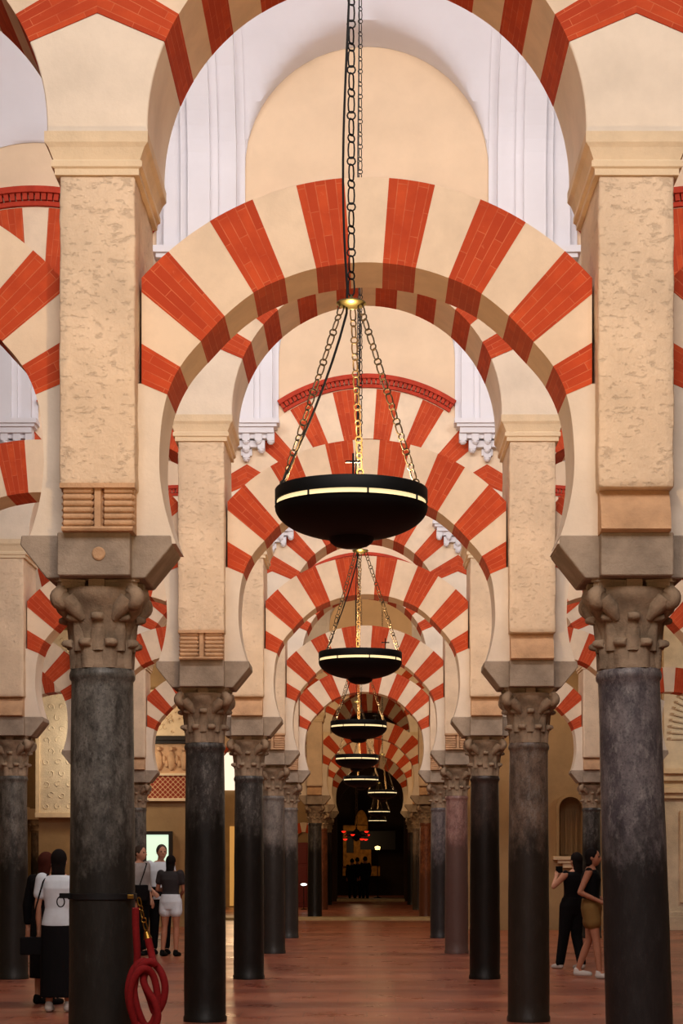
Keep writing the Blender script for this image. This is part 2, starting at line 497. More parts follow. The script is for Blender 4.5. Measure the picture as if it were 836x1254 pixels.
CZ0, CZ1 = 2.61, 3.115
def capital_mesh():
    mb = MB()
    # bell
    H = CZ1 - CZ0
    mb.lathe([(.172, CZ0 - .01), (.18, CZ0), (.176, CZ0 + .03), (.172, CZ0 + .1), (.178, CZ0 + .2), (.205, CZ0 + .3), (.25, CZ0 + .38), (.278, CZ1 - .08), (.27, CZ1 - .05)], 32)
    def leaf(a, zb, zt, r0, r1, w, tip):
        # leaf hugging the bell then curling outward at its tip
        prof = []; n = 7
        for i in range(n + 1):
            t = i / n; prof.append((r0 + (r1 - r0) * t ** 1.5, zb + (zt - zb) * t))
        prof += [(r1 + tip * .55, zt + .012), (r1 + tip, zt + .002), (r1 + tip * 1.1, zt - .014), (r1 + tip * .9, zt - .026)]
        m = len(prof); cols = 7; b = len(mb.v)
        for side in (0, 1):
            for j, (r, z) in enumerate(prof):
                t = j / (m - 1)
                hw = w * (1 - .45 * t) if t < .65 else w * .6
                for c in range(cols):
                    u = (c / (cols - 1) * 2 - 1); rr = r - abs(u) ** 2 * .022 + (0.006 if abs(u) < .2 else 0) - side * .022
                    ang = a + u * hw / max(r, .15)
                    mb.v.append((rr * cos(ang), rr * sin(ang), z - (side * .008 if j > n else 0)))
        for side in (0, 1):
            o = b + side * m * cols
            for j in range(m - 1):
                for c in range(cols - 1):
                    mb.face((o + j * cols + c, o + j * cols + c + 1, o + (j + 1) * cols + c + 1, o + (j + 1) * cols + c))
        o2 = b + m * cols
        for j in range(m - 1):
            for c in (0, cols - 1): mb.face((b + j * cols + c, b + (j + 1) * cols + c, o2 + (j + 1) * cols + c, o2 + j * cols + c))
        for c in range(cols - 1): mb.face((b + (m - 1) * cols + c, b + (m - 1) * cols + c + 1, o2 + (m - 1) * cols + c + 1, o2 + (m - 1) * cols + c))
    for k in range(8): leaf(2 * pi * (k + .5) / 8, CZ0, CZ0 + .155, .187, .196, .069, .038)
    for k in range(8): leaf(2 * pi * k / 8, CZ0 + .1, CZ0 + .30, .189, .208, .066, .040)
    for k in range(4):                                 # stalks rising to the corners
        a = pi / 4 + k * pi / 2
        for s_ in (-1, 1):
            mb.tube([(.19 * cos(a + s_ * .3), .19 * sin(a + s_ * .3), CZ0 + .28), (.235 * cos(a + s_ * .2), .235 * sin(a + s_ * .2), CZ0 + .34), (.27 * cos(a + s_ * .08), .27 * sin(a + s_ * .08), CZ0 + .395)], [.022, .05, .055], 10)
    return mb.mesh('capital', M['capital'], smooth=True, ang=60)
def volute_mesh():                                     # corner scroll, along +x
    mb = MB()
    pts = []; rad = []
    for i in range(26):
        t = i / 25; a = pi * .5 + t * 3.4 * pi; r = .046 * (1 - t * .75)
        pts.append((.285 + r * cos(a) * -1, 0, CZ1 - .115 + r * sin(a))); rad.append(.036 - .012 * t)
    mb.tube(pts, rad, 8)
    mb.tube([(.285, -.03, CZ1 - .115), (.285, .03, CZ1 - .115)], .035, 12)
    b = 0
    for i in range(len(mb.v)):
        x, y, z = mb.v[i]; mb.v[i] = (x, y * 1.35, z)
    return mb.mesh('volute', M['capital'], smooth=True, ang=60)
def abacus_mesh():
    mb = MB(); pts = []
    for k in range(4):
        a0 = pi / 4 + k * pi / 2
        A = Vector((cos(a0), sin(a0))) * .345; B = Vector((cos(a0 + pi / 2), sin(a0 + pi / 2))) * .345
        t_ = (B - A).normalized(); nrm = (A + B).normalized()
        for i in range(9):
            t = i / 8; p = (A + t_ * .03) * (1 - t) + (B - t_ * .03) * t - nrm * (.055 * sin(pi * t)); pts.append(p)
    for z0, z1, s_ in ((CZ1 - .055, CZ1 - .02, .95), (CZ1 - .02, CZ1 + .003, 1)):
        b = len(mb.v); n = len(pts)
        mb.v += [(p.x * s_, p.y * s_, z0) for p in pts] + [(p.x * s_, p.y * s_, z1) for p in pts]
        mb.face([b + i for i in reversed(range(n))]); mb.face([b + n + i for i in range(n)])
        for i in range(n): j = (i + 1) % n; mb.face((b + i, b + j, b + n + j, b + n + i))
    for k in range(4):                                 # centre boss of each side
        a = k * pi / 2; r = .2
        c = Vector((cos(a) * r, sin(a) * r)); ux = Vector((-sin(a), cos(a))) * .045; uy = Vector((cos(a), sin(a))) * .045
        b = len(mb.v)
        for z, s_ in ((CZ1 - .1, .7), (CZ1 - .075, 1), (CZ1 - .005, 1)):
            for q in (-ux - uy, ux - uy, ux + uy, -ux + uy): mb.v.append((c.x + q.x * s_, c.y + q.y * s_, z))
        for j in range(2):
            for i in range(4): i2 = (i + 1) % 4; mb.face((b + j * 4 + i, b + j * 4 + i2, b + (j + 1) * 4 + i2, b + (j + 1) * 4 + i))
        mb.face((b, b + 3, b + 2, b + 1)); mb.face((b + 8, b + 9, b + 10, b + 11))
    return mb.mesh('abacus', M['capital'])
def impost_mesh():
    mb = MB(); z0, z1 = 3.112, 3.357
    # lateral arms in the plane of the lower arch
    prof = [(-.285, z0), (.28, z0), (.435, z1 - .055), (.428, z1), (-.428, z1), (-.435, z1 - .055)]
    mb.prism(prof, LF - .008, LB + .008)
    mb.box(-PW * .97, PW * .97, YF + .06, YB - .03, z0, z1)
    me = mb.mesh('impost_block', M['greystone'], bevel=.006, seg=1)
    return me
ME['capital'] = capital_mesh(); ME['volute'] = volute_mesh(); ME['abacus'] = abacus_mesh(); ME['impost'] = impost_mesh()

def make_column(kind, label, loc, tilt=0, rz=0, scale=1):
    t = thing('column', label, 'column', loc, 'marble columns of the prayer hall')
    ob('shaft', SHM[kind], t)
    c = ob('capital', ME['capital'], t)
    for k in range(4):
        v = ob('volute', ME['volute'], c); v.rotation_euler = (0, 0, pi / 4 + k * pi / 2)
    ob('abacus', ME['abacus'], c)
    ob('impost_block', ME['impost'], t)
    for ch in t.children:
        if ch.name.startswith('shaft'): ch.rotation_euler = (0, tilt, rz)
    return t

ORD = ['nearest', 'second nearest', 'third', 'fourth', 'fifth', 'sixth', 'seventh', 'eighth']
def side(i):
    return {-2: 'far left', -1: 'left', 0: 'right', 1: 'far right'}.get(i, 'outermost left' if i < 0 else 'outermost right')
def bay(i):
    return {0: 'over the central passage', -1: 'in the bay left of the passage', 1: 'in the bay right of the passage', -2: 'second bay left of the passage', 2: 'second bay right of the passage'}[i]
KIND = {(0, -1): 'grey', (0, 0): 'blue', (1, -1): 'black', (1, 0): 'brown', (2, -1): 'black', (2, 0): 'dark', (3, -1): 'pale', (3, 0): 'pink',
        (4, -1): 'pale', (4, 0): 'blue', (5, -1): 'black', (5, 0): 'rust', (6, -1): 'rust', (6, 0): 'brown', (7, -1): 'dark', (7, 0): 'dark',
        (2, -2): 'grey', (4, -2): 'grey', (4, 1): 'black'}
WORD = {'grey': 'grey-green marble', 'blue': 'mottled blue-grey granite', 'black': 'black marble', 'brown': 'brown-grey marble', 'dark': 'dark brown marble', 'pale': 'pale grey marble', 'pink': 'pink marble', 'rust': 'rust-veined marble'}
CORB = {(0, -1): 'rolls', (1, -1): 'rolls', (3, -1): 'rolls', (4, -1): 'rolls', (3, 0): 'rolls', (4, 0): 'rolls'}
COLS = {0: range(-2, 2), 1: range(-2, 2), 2: range(-2, 2), 3: range(-3, 2), 4: range(-3, 3), 5: range(-2, 2), 6: range(-1, 1), 7: range(-1, 1)}
rnd = random.Random(11)
for k, d in enumerate(D):
    for i in COLS[k]:
        x = CX[k] + (i + .5) * PER
        kd = KIND.get((k, i), rnd.choice(['grey', 'black', 'brown', 'pale']))
        dx, tl = 0, 0
        if (k, i) == (0, -1): dx = -.03; tl = 0
        if (k, i) == (0, 0): dx = .015; tl = 0
        extra = ' with a black strap round it' if (k, i) == (0, -1) else ''
        c = make_column(kd, f"{WORD[kd]} column{extra}, {side(i)} side, {ORD[k]} row", (x + dx, d, 0), tl, rnd.uniform(0, 6))
        if (k, i) == (0, 0):
            c.rotation_euler = (0, 0, 0)
            for ch in c.children:
                if ch.name.startswith('shaft'):
                    ch.rotation_euler = (0, -.030, 0); ch.location = (.078, 0, 0)
        # pier on top
        if k < 5 or i in (-1, 0):
            kind = CORB.get((k, i), 'cove')
            w = 'roll-carved' if kind == 'rolls' else 'plain coved'
            t = thing('pier', f"cream limestone pier on {w} corbel, {side(i)} side, {ORD[k]} row", 'pier', (x, d, 3.357), 'stone piers above the columns')
            for nm, me in (('pier_shaft', 'pier_shaft'), ('springer', 'springer'), ('corbel', kind), ('cornice', 'cornice'), ('upper_block', 'upper_block')):
                ob(nm, ME[me], t, (0, 0, -3.357))

# round inlaid disc on the left front impost
mb = MB(); mb.lathe([(.038, 0), (.038, .012), (.03, .018), (0.001, .018)], 24)
disc_me = mb.mesh('inlaid_disc', M['corbel'], smooth=True)
for o in list(COL.objects):
    if o.name.startswith('column') and abs(o.location.x + 1.55) < .01 and abs(o.location.y - D[0]) < .01:
        dsk = ob('inlaid_disc', disc_me, o, (.03, YF + .065, 3.235)); dsk.rotation_euler = (pi / 2, 0, 0); dsk['label'] = 'round terracotta disc set in the impost'

# arches
BAYS = {0: range(-1, 2), 1: range(-1, 2), 2: range(-1, 2), 3: range(-2, 2), 4: range(-2, 3), 5: range(-1, 2), 6: range(0, 1), 7: range(0, 1)}
first = True
for k, d in enumerate(D):
    for i in BAYS[k]:
        x = CX[k] + i * PER
        src = lower0 if (k + i) % 2 == 0 else lower1
        a = src if (k == 0 and i in (0, 1)) else copy_tree(src)
        a.location = (x, d, ZC_L)
        a['label'] = f"lower striped horseshoe arch {bay(i)}, {ORD[k]} row"
        a['group'] = 'lower horseshoe arches'
        u = upper0 if (k == 0 and i == 0) else copy_tree(upper0)
        u.location = (x, d, ZC_U)
        u['label'] = f"upper striped round arch {bay(i)}, {ORD[k]} row"
        u['group'] = 'upper round arches'

# upper walls of each arcade
def upper_wall_mesh():
    mb = MB(); R = R_UX; ac = math.asin(P / R); pts = []
    for i in range(25): a = -ac + 2 * ac * i / 24; pts.append((R * sin(a), ZC_U + R * cos(a)))
    mb.prism(pts + [(P, 10.0), (-P, 10.0)], YF + .005, YB - .005)
    return mb.mesh('wall_upper', M['tan'])
wm = upper_wall_mesh()
SUF = ['first', 'second', 'third', 'fourth', 'fifth', 'sixth', 'seventh', 'eighth']
for k, d in enumerate(D):
    for i in BAYS[k]:
        struct('wall_above_arcade', wm, None, (CX[k] + i * PER, d, 0))

# white pilasters on scalloped corbels
VZ, VR = 7.8, 2.0
def vault_curve(L, n=24):                # soffit of the transverse rib: (distance from the wall, height)
    return [(L * (1 - cos(pi * i / (2 * n))) , VZ + VR * sin(pi * i / (2 * n))) for i in range(n + 1)]
STEPS = ((.405, .03), (.33, .13), (.17, .18), (.10, .24))
def pilaster_mesh():
    mb = MB()
    for w, dp in STEPS: mb.box(-w, w, YF - dp, YF + .01, 7.07, VZ)
    return mb.mesh('fluted_shaft', M['white'])
def rib_mesh(y0, y1):
    mb = MB(); L = (y1 - y0) / 2; c = vault_curve(L)
    cur = [(y0 + s_, z) for s_, z in c] + [(y1 - s_, z) for s_, z in c[-2::-1]]
    ym = (y0 + y1) / 2
    for w, dp in STEPS:
        b = len(mb.v)
        for y, z in cur:
            t = (y - ym) / L
            ny, nz = -t, -sqrt(max(0, 1 - t * t)) ; 
            for x, q in ((-w, -.03), (-w, dp), (w, dp), (w, -.03)): mb.v.append((x, y + ny * q, z + nz * q))
        for i in range(len(cur) - 1):
            for k in range(3): mb.face((b + i * 4 + k, b + i * 4 + k + 1, b + (i + 1) * 4 + k + 1, b + (i + 1) * 4 + k))
    return mb.mesh('vault_rib', M['white'])
def pcorbel_mesh():
    mb = MB()
    for z0, z1, w, dp in ((7.01, 7.07, .42, .26), (6.97, 7.01, .39, .23), (6.90, 6.97, .35, .2)):
        mb.box(-w, w, YF - dp, YF + .01, z0, z1)
    # scalloped tiers, each row of lobes narrower than the one above
    for z, n, half, dp in ((6.83, 5, .31, .17), (6.73, 3, .19, .13), (6.63, 1, .07, .09)):
        for j in range(n):
            xx = 0 if n == 1 else -half + 2 * half * j / (n - 1)
            mb.box(xx - .045, xx + .045, YF - dp, YF + .01, z - .02, z + .09)
            mb.lathe([(.001, -.05), (.025, -.045), (.045, -.02), (.045, 0)], 12, (xx, YF - dp + .045, z - .02))
        mb.box(-half, half, YF - dp + .03, YF + .01, z + .01, z + .09)
    return mb.mesh('scalloped_corbel', M['white'], bevel=0)
pm, pcm = pilaster_mesh(), pcorbel_mesh()
for k, d in enumerate(D[:6]):
    for i in COLS[k]:
        if k < 5 or i in (-1, 0):
            t = thing('vault_pilaster', f"white stepped pilaster on scalloped corbel, {side(i)} side, {ORD[k]} row", 'pilaster', (CX[k] + (i + .5) * PER, d, 6.6), 'white vault pilasters')
            ob('fluted_shaft', pm, t, (0, 0, -6.6)); ob('scalloped_corbel', pcm, t, (0, 0, -6.6))

# vaults
def vault_mesh(y0, y1, zcl=7.86, R=1.115, flare=.0):
    mb = MB(); ny = 40
    xs = [-P, -R - .002] + [R * sin(radians(a)) for a in range(-90, 91, 6)] + [R + .002, P]
    ym = (y0 + y1) / 2; L = (y1 - y0) / 2
    pts = []
    for j in range(ny + 1):
        t = -cos(pi * j / ny); y = ym + L * t
        zb = VZ + VR * sqrt(max(0, 1 - t * t))
        for x in xs:
            zl = zcl + sqrt(max(0, R * R - x * x)) if abs(x) <= R else zcl
            z = max(zb, zl)
            if abs(x) > R: z = zb
            pts.append((x, y, z))
    mb.quad_grid(pts, len(xs), ny + 1)
    return mb.mesh('ceiling', M['white'], smooth=True, ang=40)
RIBS = {}
edges = [(2.0, D[0] + YF)] + [(D[k] + YB, D[k + 1] + YF) for k in range(len(D) - 1)]
for k, (y0, y1) in enumerate(edges):
    cen = vault_mesh(y0, y1); sd = vault_mesh(y0, y1, 6.98)
    for i in ({0: range(-1, 2)}.get(k, BAYS[k]) if k else range(-1, 2)):
        if k > 5 and i != 0: continue
        struct('ceiling', cen if i == 0 else sd, None, ((CX[k]) + i * PER, 0, 0))
    rb = rib_mesh(y0, y1)
    for i in (COLS[k] if k < 5 else (-1, 0)): struct('ceiling_rib', rb, None, (CX[k] + (i + .5) * PER, 0, 0))

# floor
mb = MB(); mb.box(-16, 14, -3, 49.4, -.1, 0)
struct('floor', mb.mesh('floor', M['floor']))
mb = MB(); mb.box(-16, 14, 49.4, 90, -.1, .06)
struct('floor_raised', mb.mesh('floor_raised', M['floor']))
mb = MB(); mb.box(-16, 14, 49.1, 50.2, -.05, .075)
struct('trim_1', mb.mesh('trim_1', M['stepstone'], bevel=.01))

# ------------------------------------------------------------------ far walls
# dark end wall with an arched opening
mb = MB(); pts = [(-9, 0), (-1.15, 0), (-1.15, 3.4)]
for i in range(17): a = pi - pi * i / 16; pts.append((.15 + 1.3 * cos(a), 3.5 + 1.3 * sin(a)))
pts += [(1.45, 3.4), (1.45, 0), (9, 0), (9, 10), (-9, 10)]
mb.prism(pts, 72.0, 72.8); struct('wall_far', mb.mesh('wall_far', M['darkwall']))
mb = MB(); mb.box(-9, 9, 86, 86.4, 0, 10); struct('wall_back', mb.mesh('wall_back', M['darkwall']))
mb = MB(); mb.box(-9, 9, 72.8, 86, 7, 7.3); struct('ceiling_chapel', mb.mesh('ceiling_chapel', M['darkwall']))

def link_chain(mb, p0, p1, r=.0034, L=.026, ringR=.014, w=.0115):
    # long oval links joined by small round rings
    p0 = Vector(p0); p1 = Vector(p1); d = p1 - p0; n = max(1, round(d.length / (L * 2 + ringR * 1.2)))
    st = d / n; u = d.normalized()
    a = u.cross(Vector((0, 1, 0)));
    if a.length < .01: a = u.cross(Vector((1, 0, 0)))
    a.normalize(); b = u.cross(a).normalized()
    for k in range(n):
        c = p0 + st * (k + .42); q = p0 + st * (k + .93)
        pl = a if k % 2 == 0 else (a * .75 + b * .65).normalized()
        pts = []
        for i in range(12):
            t = 2 * pi * i / 12; pts.append(c + pl * (w * cos(t)) + u * (L * .92 * (1 if sin(t) > 0 else -1) * min(1, abs(sin(t)) * 1.3) ** .8))
        mb.tube(pts, r, 5, True)
        pl2 = a if k % 2 else (a * .8 + b * .6).normalized()
        mb.tube([q + pl2 * (ringR * cos(2 * pi * i / 10)) + u * (ringR * sin(2 * pi * i / 10)) for i in range(10)], r, 5, True)


#@@P0
# ------------------------------------------------------------------ decorated far walls
def half_niche(mb, x0, x1, xc, r, zb, zs, z1, y0, y1):
    # two wall halves that leave a round-headed niche between them
    L = [(x0, 0), (xc, 0), (xc, zb), (xc - r, zb), (xc - r, zs)] + [(xc - r * cos(pi / 2 * i / 8), zs + r * sin(pi / 2 * i / 8)) for i in range(1, 9)] + [(xc, z1), (x0, z1)]
    R = [(x1, 0), (x1, z1), (xc, z1)] + [(xc + r * sin(pi / 2 * i / 8), zs + r * cos(pi / 2 * i / 8)) for i in range(0, 9)] + [(xc + r, zb), (xc, zb), (xc, 0)]
    mb.prism(L, y0, y1); mb.prism(R, y0, y1)
mb = MB(); half_niche(mb, 2.25, 14, 4.59, .26, 1.66, 2.74, 10, 42.0, 42.45); mb.box(4.2, 5.0, 42.4, 42.55, 1.4, 3.2)
struct('wall_right', mb.mesh('wall_right', M['wallback']))
ni = thing('wall_niche', 'round-headed niche surround with a sill on the tan right wall', 'niche', (4.59, 41.95, 1.5))
mb = MB(); pts = [(-.26, .16), (-.26, 1.24)] + [(-.26 * cos(pi * i / 16), 1.24 + .26 * sin(pi * i / 16)) for i in range(1, 16)] + [(.26, 1.24), (.26, .16), (.33, .16), (.33, 1.24)]
pts += [(.33 * cos(pi * i / 16), 1.24 + .33 * sin(pi * i / 16)) for i in range(1, 16)] + [(-.33, 1.24), (-.33, .16)]
mb.prism(pts, -.03, .06); ob('surround', mb.mesh('surround', M['wallback']), ni)
mb = MB(); mb.box(-.4, .4, -.14, .06, .08, .16); mb.box(-.3, .3, -.1, .06, 0, .08); mb.box(-.18, .18, -.06, .06, -.1, 0); ob('sill', mb.mesh('sill', M['corn'], bevel=.01), ni)
mb = MB()
for xx in (-.17, -.06, .06, .17): mb.box(xx - .025, xx + .025, .38, .47, .2, 1.2)
ob('fluting', mb.mesh('fluting', M['wallback']), ni)

mb = MB(); mb.box(-7.75, -3.55, 44.0, 44.5, 0, 10); struct('wall_left', mb.mesh('wall_left', M['wallback']))
mb = MB(); mb.box(-16, -7.6, 51.5, 52, 0, 10); struct('wall_far_left', mb.mesh('wall_far_left', M['wallback']))
mb = MB(); mb.box(-16, -1.92, 62, 62.4, 0, 10); struct('wall_passage_left', mb.mesh('wall_passage_left', M['wallback']))
mb = MB(); mb.box(2.1, 14, 62, 62.4, 0, 10); struct('wall_passage_right', mb.mesh('wall_passage_right', M['wallback']))

def lattice_mat():
    t = NT('red_lattice_tiles', .7)
    o = t.coord(); sp = t.add('ShaderNodeSeparateXYZ'); t.link(o, sp.inputs[0])
    a = t.math('SINE', t.math('MULTIPLY', t.math('ADD', sp.outputs[0], sp.outputs[2]), 26.0))
    b = t.math('SINE', t.math('MULTIPLY', t.math('SUBTRACT', sp.outputs[0], sp.outputs[2]), 26.0))
    f = t.math('MULTIPLY', a, b)
    t.base(t.ramp(t.math('ABSOLUTE', f), [(.16, lin(196, 160, 120)), (.3, lin(140, 52, 34))])); return t.m
M['lattice'] = lattice_mat()
# carved portal decoration on the left wall, between the second and first column rows
cp = thing('carved_portal', 'carved stone portal panel with red lattice frieze and dark shelf on the left wall', 'carving', (-4.75, 43.95, 3.0))
mb = MB(); mb.box(-.9, .95, -.04, .05, .04, .57); ob('lattice_frieze', mb.mesh('lattice_frieze', M['lattice']), cp)
mb = MB(); mb.box(-1, 1.05, -.09, .05, -.03, .04); mb.box(-1, 1.05, -.08, .05, .57, .63); ob('frieze_border', mb.mesh('frieze_border', M['corn'], bevel=.01), cp)
mb = MB(); mb.box(-.95, 1, -.03, .05, .63, 1.4)
r5 = random.Random(5)
for xx in (-.75, -.45, -.15, .15, .45, .75):
    mb.ball((xx, -.05, .92), .09, 10, 8, (1, .7, 2.6)); mb.ball((xx, -.07, 1.2), .055, 10, 8)
    mb.ball((xx - .12, -.05, .85), .045, 8, 6, (1, .7, 2)); mb.ball((xx + .12, -.05, .95), .045, 8, 6, (1, .7, 2.4))
ob('relief_figures', mb.mesh('relief_figures', M['corbel'], smooth=True), cp)
mb = MB(); mb.box(-1.05, 1.1, -.22, .05, 1.4, 1.5); mb.box(-1, 1.05, -.14, .05, 1.32, 1.4); ob('shelf', mb.mesh('shelf', M['frame'], bevel=.01), cp)
mb = MB(); mb.box(-.95, 1, -.03, .05, 1.5, 2.6)
for _ in range(70):
    a = r5.uniform(0, 6); x = r5.uniform(-.85, .9); z = r5.uniform(1.6, 2.5); R = r5.uniform(.04, .09)
    mb.tube([(x + R * cos(a + t * .5) * (1 - t * .07), -.045, z + R * sin(a + t * .5) * (1 - t * .07)) for t in range(9)], .014, 5)
ob('filigree_panel', mb.mesh('filigree_panel', M['corn'], smooth=True), cp)
sc_ = thing('display_screen', 'glowing pale rectangular screen in a dark frame behind the man in white', 'screen', (-4.95, 43.9, 1.42))
mb = MB(); mb.box(-.32, .28, -.02, .0, .02, .76); ob('screen_panel', mb.mesh('screen_panel', M['screen']), sc_)
mb = MB(); mb.box(-.36, .37, -.04, .1, .76, .84); mb.box(-.36, -.32, -.04, .1, -.04, .76); mb.box(.28, .37, -.05, .1, -.04, .76); mb.box(-.32, .28, -.04, .1, -.04, .02); mb.box(-.32, .28, 0, .1, .02, .76)
ob('screen_frame', mb.mesh('screen_frame', M['frame']), sc_)
pn = thing('carved_wall_panel', 'tall pale carved relief panel high on the left wall', 'carving', (-7.6, 43.95, 2.7))
mb = MB(); mb.box(-.1, 1.85, -.06, .05, 0, 4.3)
r6 = random.Random(9)
for j in range(16):
    for i in range(7):
        x, z = .05 + i * .27 + (j % 2) * .1, .15 + j * .26; a = r6.uniform(0, 6); R = .085
        if x < 1.75: mb.tube([(x + R * cos(a + t * .6) * (1 - t * .08), -.062, z + R * sin(a + t * .6) * (1 - t * .08)) for t in range(9)], .016, 5)
ob('relief_panel', mb.mesh('relief_panel', M['carved'], smooth=True), pn)
mb = MB(); mb.box(-.2, 1.85, -.2, .05, -.12, 0); mb.box(-.2, -.1, -.12, .05, 0, 4.3); mb.box(.85, .95, -.1, .05, 0, 4.3); ob('panel_border', mb.mesh('panel_border', M['corn'], bevel=.01), pn)
for xx, hh, kd in ((-9.5, 2.75, 'black'), (-9.08, 2.7, 'brown')):
    t = thing('slender_column', 'slender dark marble column against the far left wall' + (', the left of two' if xx < -9.3 else ', the right of two'), 'column', (xx, 51.0, 0.0), 'slender wall columns')
    mb = MB(); mb.lathe([(.17, 0), (.17, .08), (.13, .12), (.12, 1.3), (.112, hh - .35)], 20); ob('shaft', mb.mesh('shaft', SH[kd], smooth=True), t)
    mb = MB(); mb.lathe([(.11, hh - .35), (.14, hh - .3), (.12, hh - .25), (.2, hh - .06), (.2, hh)], 20)
    for q in range(8): mb.ball((.16 * cos(q * pi / 4), .16 * sin(q * pi / 4), hh - .14), .04, 8, 6)
    ob('capital', mb.mesh('capital', M['capital'], smooth=True), t)
    mb = MB(); mb.box(-.24, .24, -.24, .24, hh, hh + .3); ob('impost_block', mb.mesh('impost_block', M['tan'], bevel=.02), t)

# white renaissance choir wall at the right edge
cw = thing('choir_screen', 'white renaissance choir wall with cornices and fluted arch at the right edge', 'wall screen', (8.4, 41.7, 0))
mb = MB(); mb.box(-1.75, 3, -.05, .28, 0, 2.95); mb.box(-1.75, 3, -.16, .28, 0, .32); mb.box(-1.78, 3, -.12, .28, .32, .42); ob('lower_wall', mb.mesh('lower_wall', M['carved'], bevel=.015), cw)
mb = MB()
for z0, z1, dp in ((2.95, 3.07, .14), (3.07, 3.2, .22), (3.34, 3.5, .2), (3.5, 3.62, .3), (3.2, 3.34, .1) ): mb.box(-1.8, 3, -dp, .28, z0, z1)
ob('cornice', mb.mesh('cornice', M['corn'], bevel=.015), cw)
mb = MB()
for x0 in (-1.4, -.3, .8):
    mb.box(x0, x0 + .8, -.09, .0, .62, .7); mb.box(x0, x0 + .8, -.09, 0, 2.6, 2.68); mb.box(x0, x0 + .07, -.09, 0, .7, 2.6); mb.box(x0 + .73, x0 + .8, -.09, 0, .7, 2.6)
ob('panel_moulding', mb.mesh('panel_moulding', M['corn'], bevel=.01), cw)
mb = MB(); mb.box(-1.75, 3, 0, .28, 3.62, 9)
for q in range(26):
    a = pi * .5 + pi * .5 * q / 25; x0, z0 = .6 + 1.5 * cos(a), 4.3 + 1.5 * sin(a); x1, z1 = .6 + 2.2 * cos(a), 4.3 + 2.2 * sin(a)
    mb.tube([(x0, -.02, z0), (x1, -.05, z1)], .035, 6)
ob('fluted_arch', mb.mesh('fluted_arch', M['carved'], smooth=True), cw)

# lit openings at the passage wall
lw = ob('window_1', None) if False else None
mb = MB(); mb.box(-4.85, -4.3, 61.9, 62.0, 3.95, 5.2); w1 = struct('window_1', mb.mesh('window_1', simple('bright_window', lin(255, 238, 214), .5, em=1.0)))
mb = MB(); mb.box(-4.56, -4.32, 61.9, 62.0, .1, 2.75); d1 = struct('door_1', mb.mesh('door_1', simple('lit_yellow_doorway', lin(214, 160, 84), .5, em=.55)))
rd = thing('red_door', 'dark red door under a small striped arch left of the passage', 'door', (-2.15, 61.9, .06))
mb = MB(); mb.box(-.3, .22, -.03, .08, 0, 2.15)
for z0 in (.15, .8, 1.45): mb.box(-.24, .16, -.05, 0, z0, z0 + .55)
ob('door_leaf', mb.mesh('door_leaf', simple('dark_red_paint', lin(110, 22, 14), .5), bevel=.01), rd)
for q in range(7):
    a0, a1 = pi * q / 7, pi * (q + 1) / 7
    pts = [(.05 + .55 * cos(a0), 2.2 + .62 * sin(a0)), (.05 + .55 * cos((a0 + a1) / 2), 2.2 + .62 * sin((a0 + a1) / 2)), (.05 + .55 * cos(a1), 2.2 + .62 * sin(a1)), (.05 + .27 * cos(a1), 2.2 + .3 * sin(a1)), (.05 + .27 * cos(a0), 2.2 + .3 * sin(a0))]
    mb = MB(); mb.prism(pts, -.06, .05); ob('arch_voussoir', mb.mesh('arch_voussoir', M['brick'] if q % 2 == 0 else M['cream']), rd)
sl = thing('wall_light', 'small bright white oval light low beside the red door', 'light', (-1.98, 58.5, .85))
mb = MB(); mb.ball((0, 0, .0), .1, 14, 8, (1, .5, .42)); ob('glass', mb.mesh('glass', simple('white_light_glass', lin(255, 255, 250), .4, em=2.0), smooth=True), sl)
mb = MB(); mb.lathe([(.1, -.79), (.1, -.77), (.012, -.75), (.012, -.05)], 12); ob('stand', mb.mesh('stand', M['iron']), sl)

# chapel at the end of the passage
mb = MB()
al = thing('altarpiece', 'gilded altarpiece front with dark panels at the dark end of the passage', 'altar', (-.3, 84.6, 0.06))
mb = MB(); mb.box(-.78, .5, -.05, .3, 1.35, 1.95); mb.box(-.78, -.62, -.04, .3, 1.95, 3.0); mb.box(-.3, .0, -.04, .3, 1.95, 3.0); mb.box(-.78, .3, -.1, .3, 2.95, 3.2); mb.box(-.1, .5, -.02, .3, 1.95, 2.1)
mb.box(-.8, .9, .1, .3, .9, 1.35)
ob('gilded_frame', mb.mesh('gilded_frame', M['gilt'], bevel=.02), al)
mb = MB(); pts = [(-.25 + 0, 3.0)] + [(.05 - .30 * cos(pi * i / 12), 3.15 + .75 * sin(pi * i / 12)) for i in range(13)] + [(.35, 3.0)]
mb.prism(pts, 0, .3)
ob('gilded_pediment', mb.mesh('gilded_pediment', M['gilt']), al)
mb = MB(); mb.box(-.62, -.3, .05, .3, 1.95, 2.95); mb.box(0, 1.6, .05, .3, 2.1, 2.95); ob('dark_panels', mb.mesh('dark_panels', M['frame']), al)
mb = MB(); mb.box(-1.15, 1.45, 71.2, 72.6, .06, .16); struct('trim_2', mb.mesh('trim_2', M['stepstone'], bevel=.01))
ch = thing('votive_chandelier', 'dark chandelier hung with glowing red votive lamps at the end of the passage', 'chandelier', (-.38, 68.5, 2.55))
mb = MB(); mb.tube([(.42 * cos(2 * pi * i / 24), .42 * sin(2 * pi * i / 24), .0) for i in range(24)], .025, 8, True); mb.lathe([(.001, -.22), (.14, -.15), (.2, 0), (.12, .15), (.03, .25), (.02, .4)], 20)
for k in range(6): mb.tube([(0, 0, .1), (.25 * cos(k), .25 * sin(k), .12), (.42 * cos(k * pi / 3), .42 * sin(k * pi / 3), 0)], .016, 6)
ob('chandelier_body', mb.mesh('chandelier_body', M['iron'], smooth=True), ch)
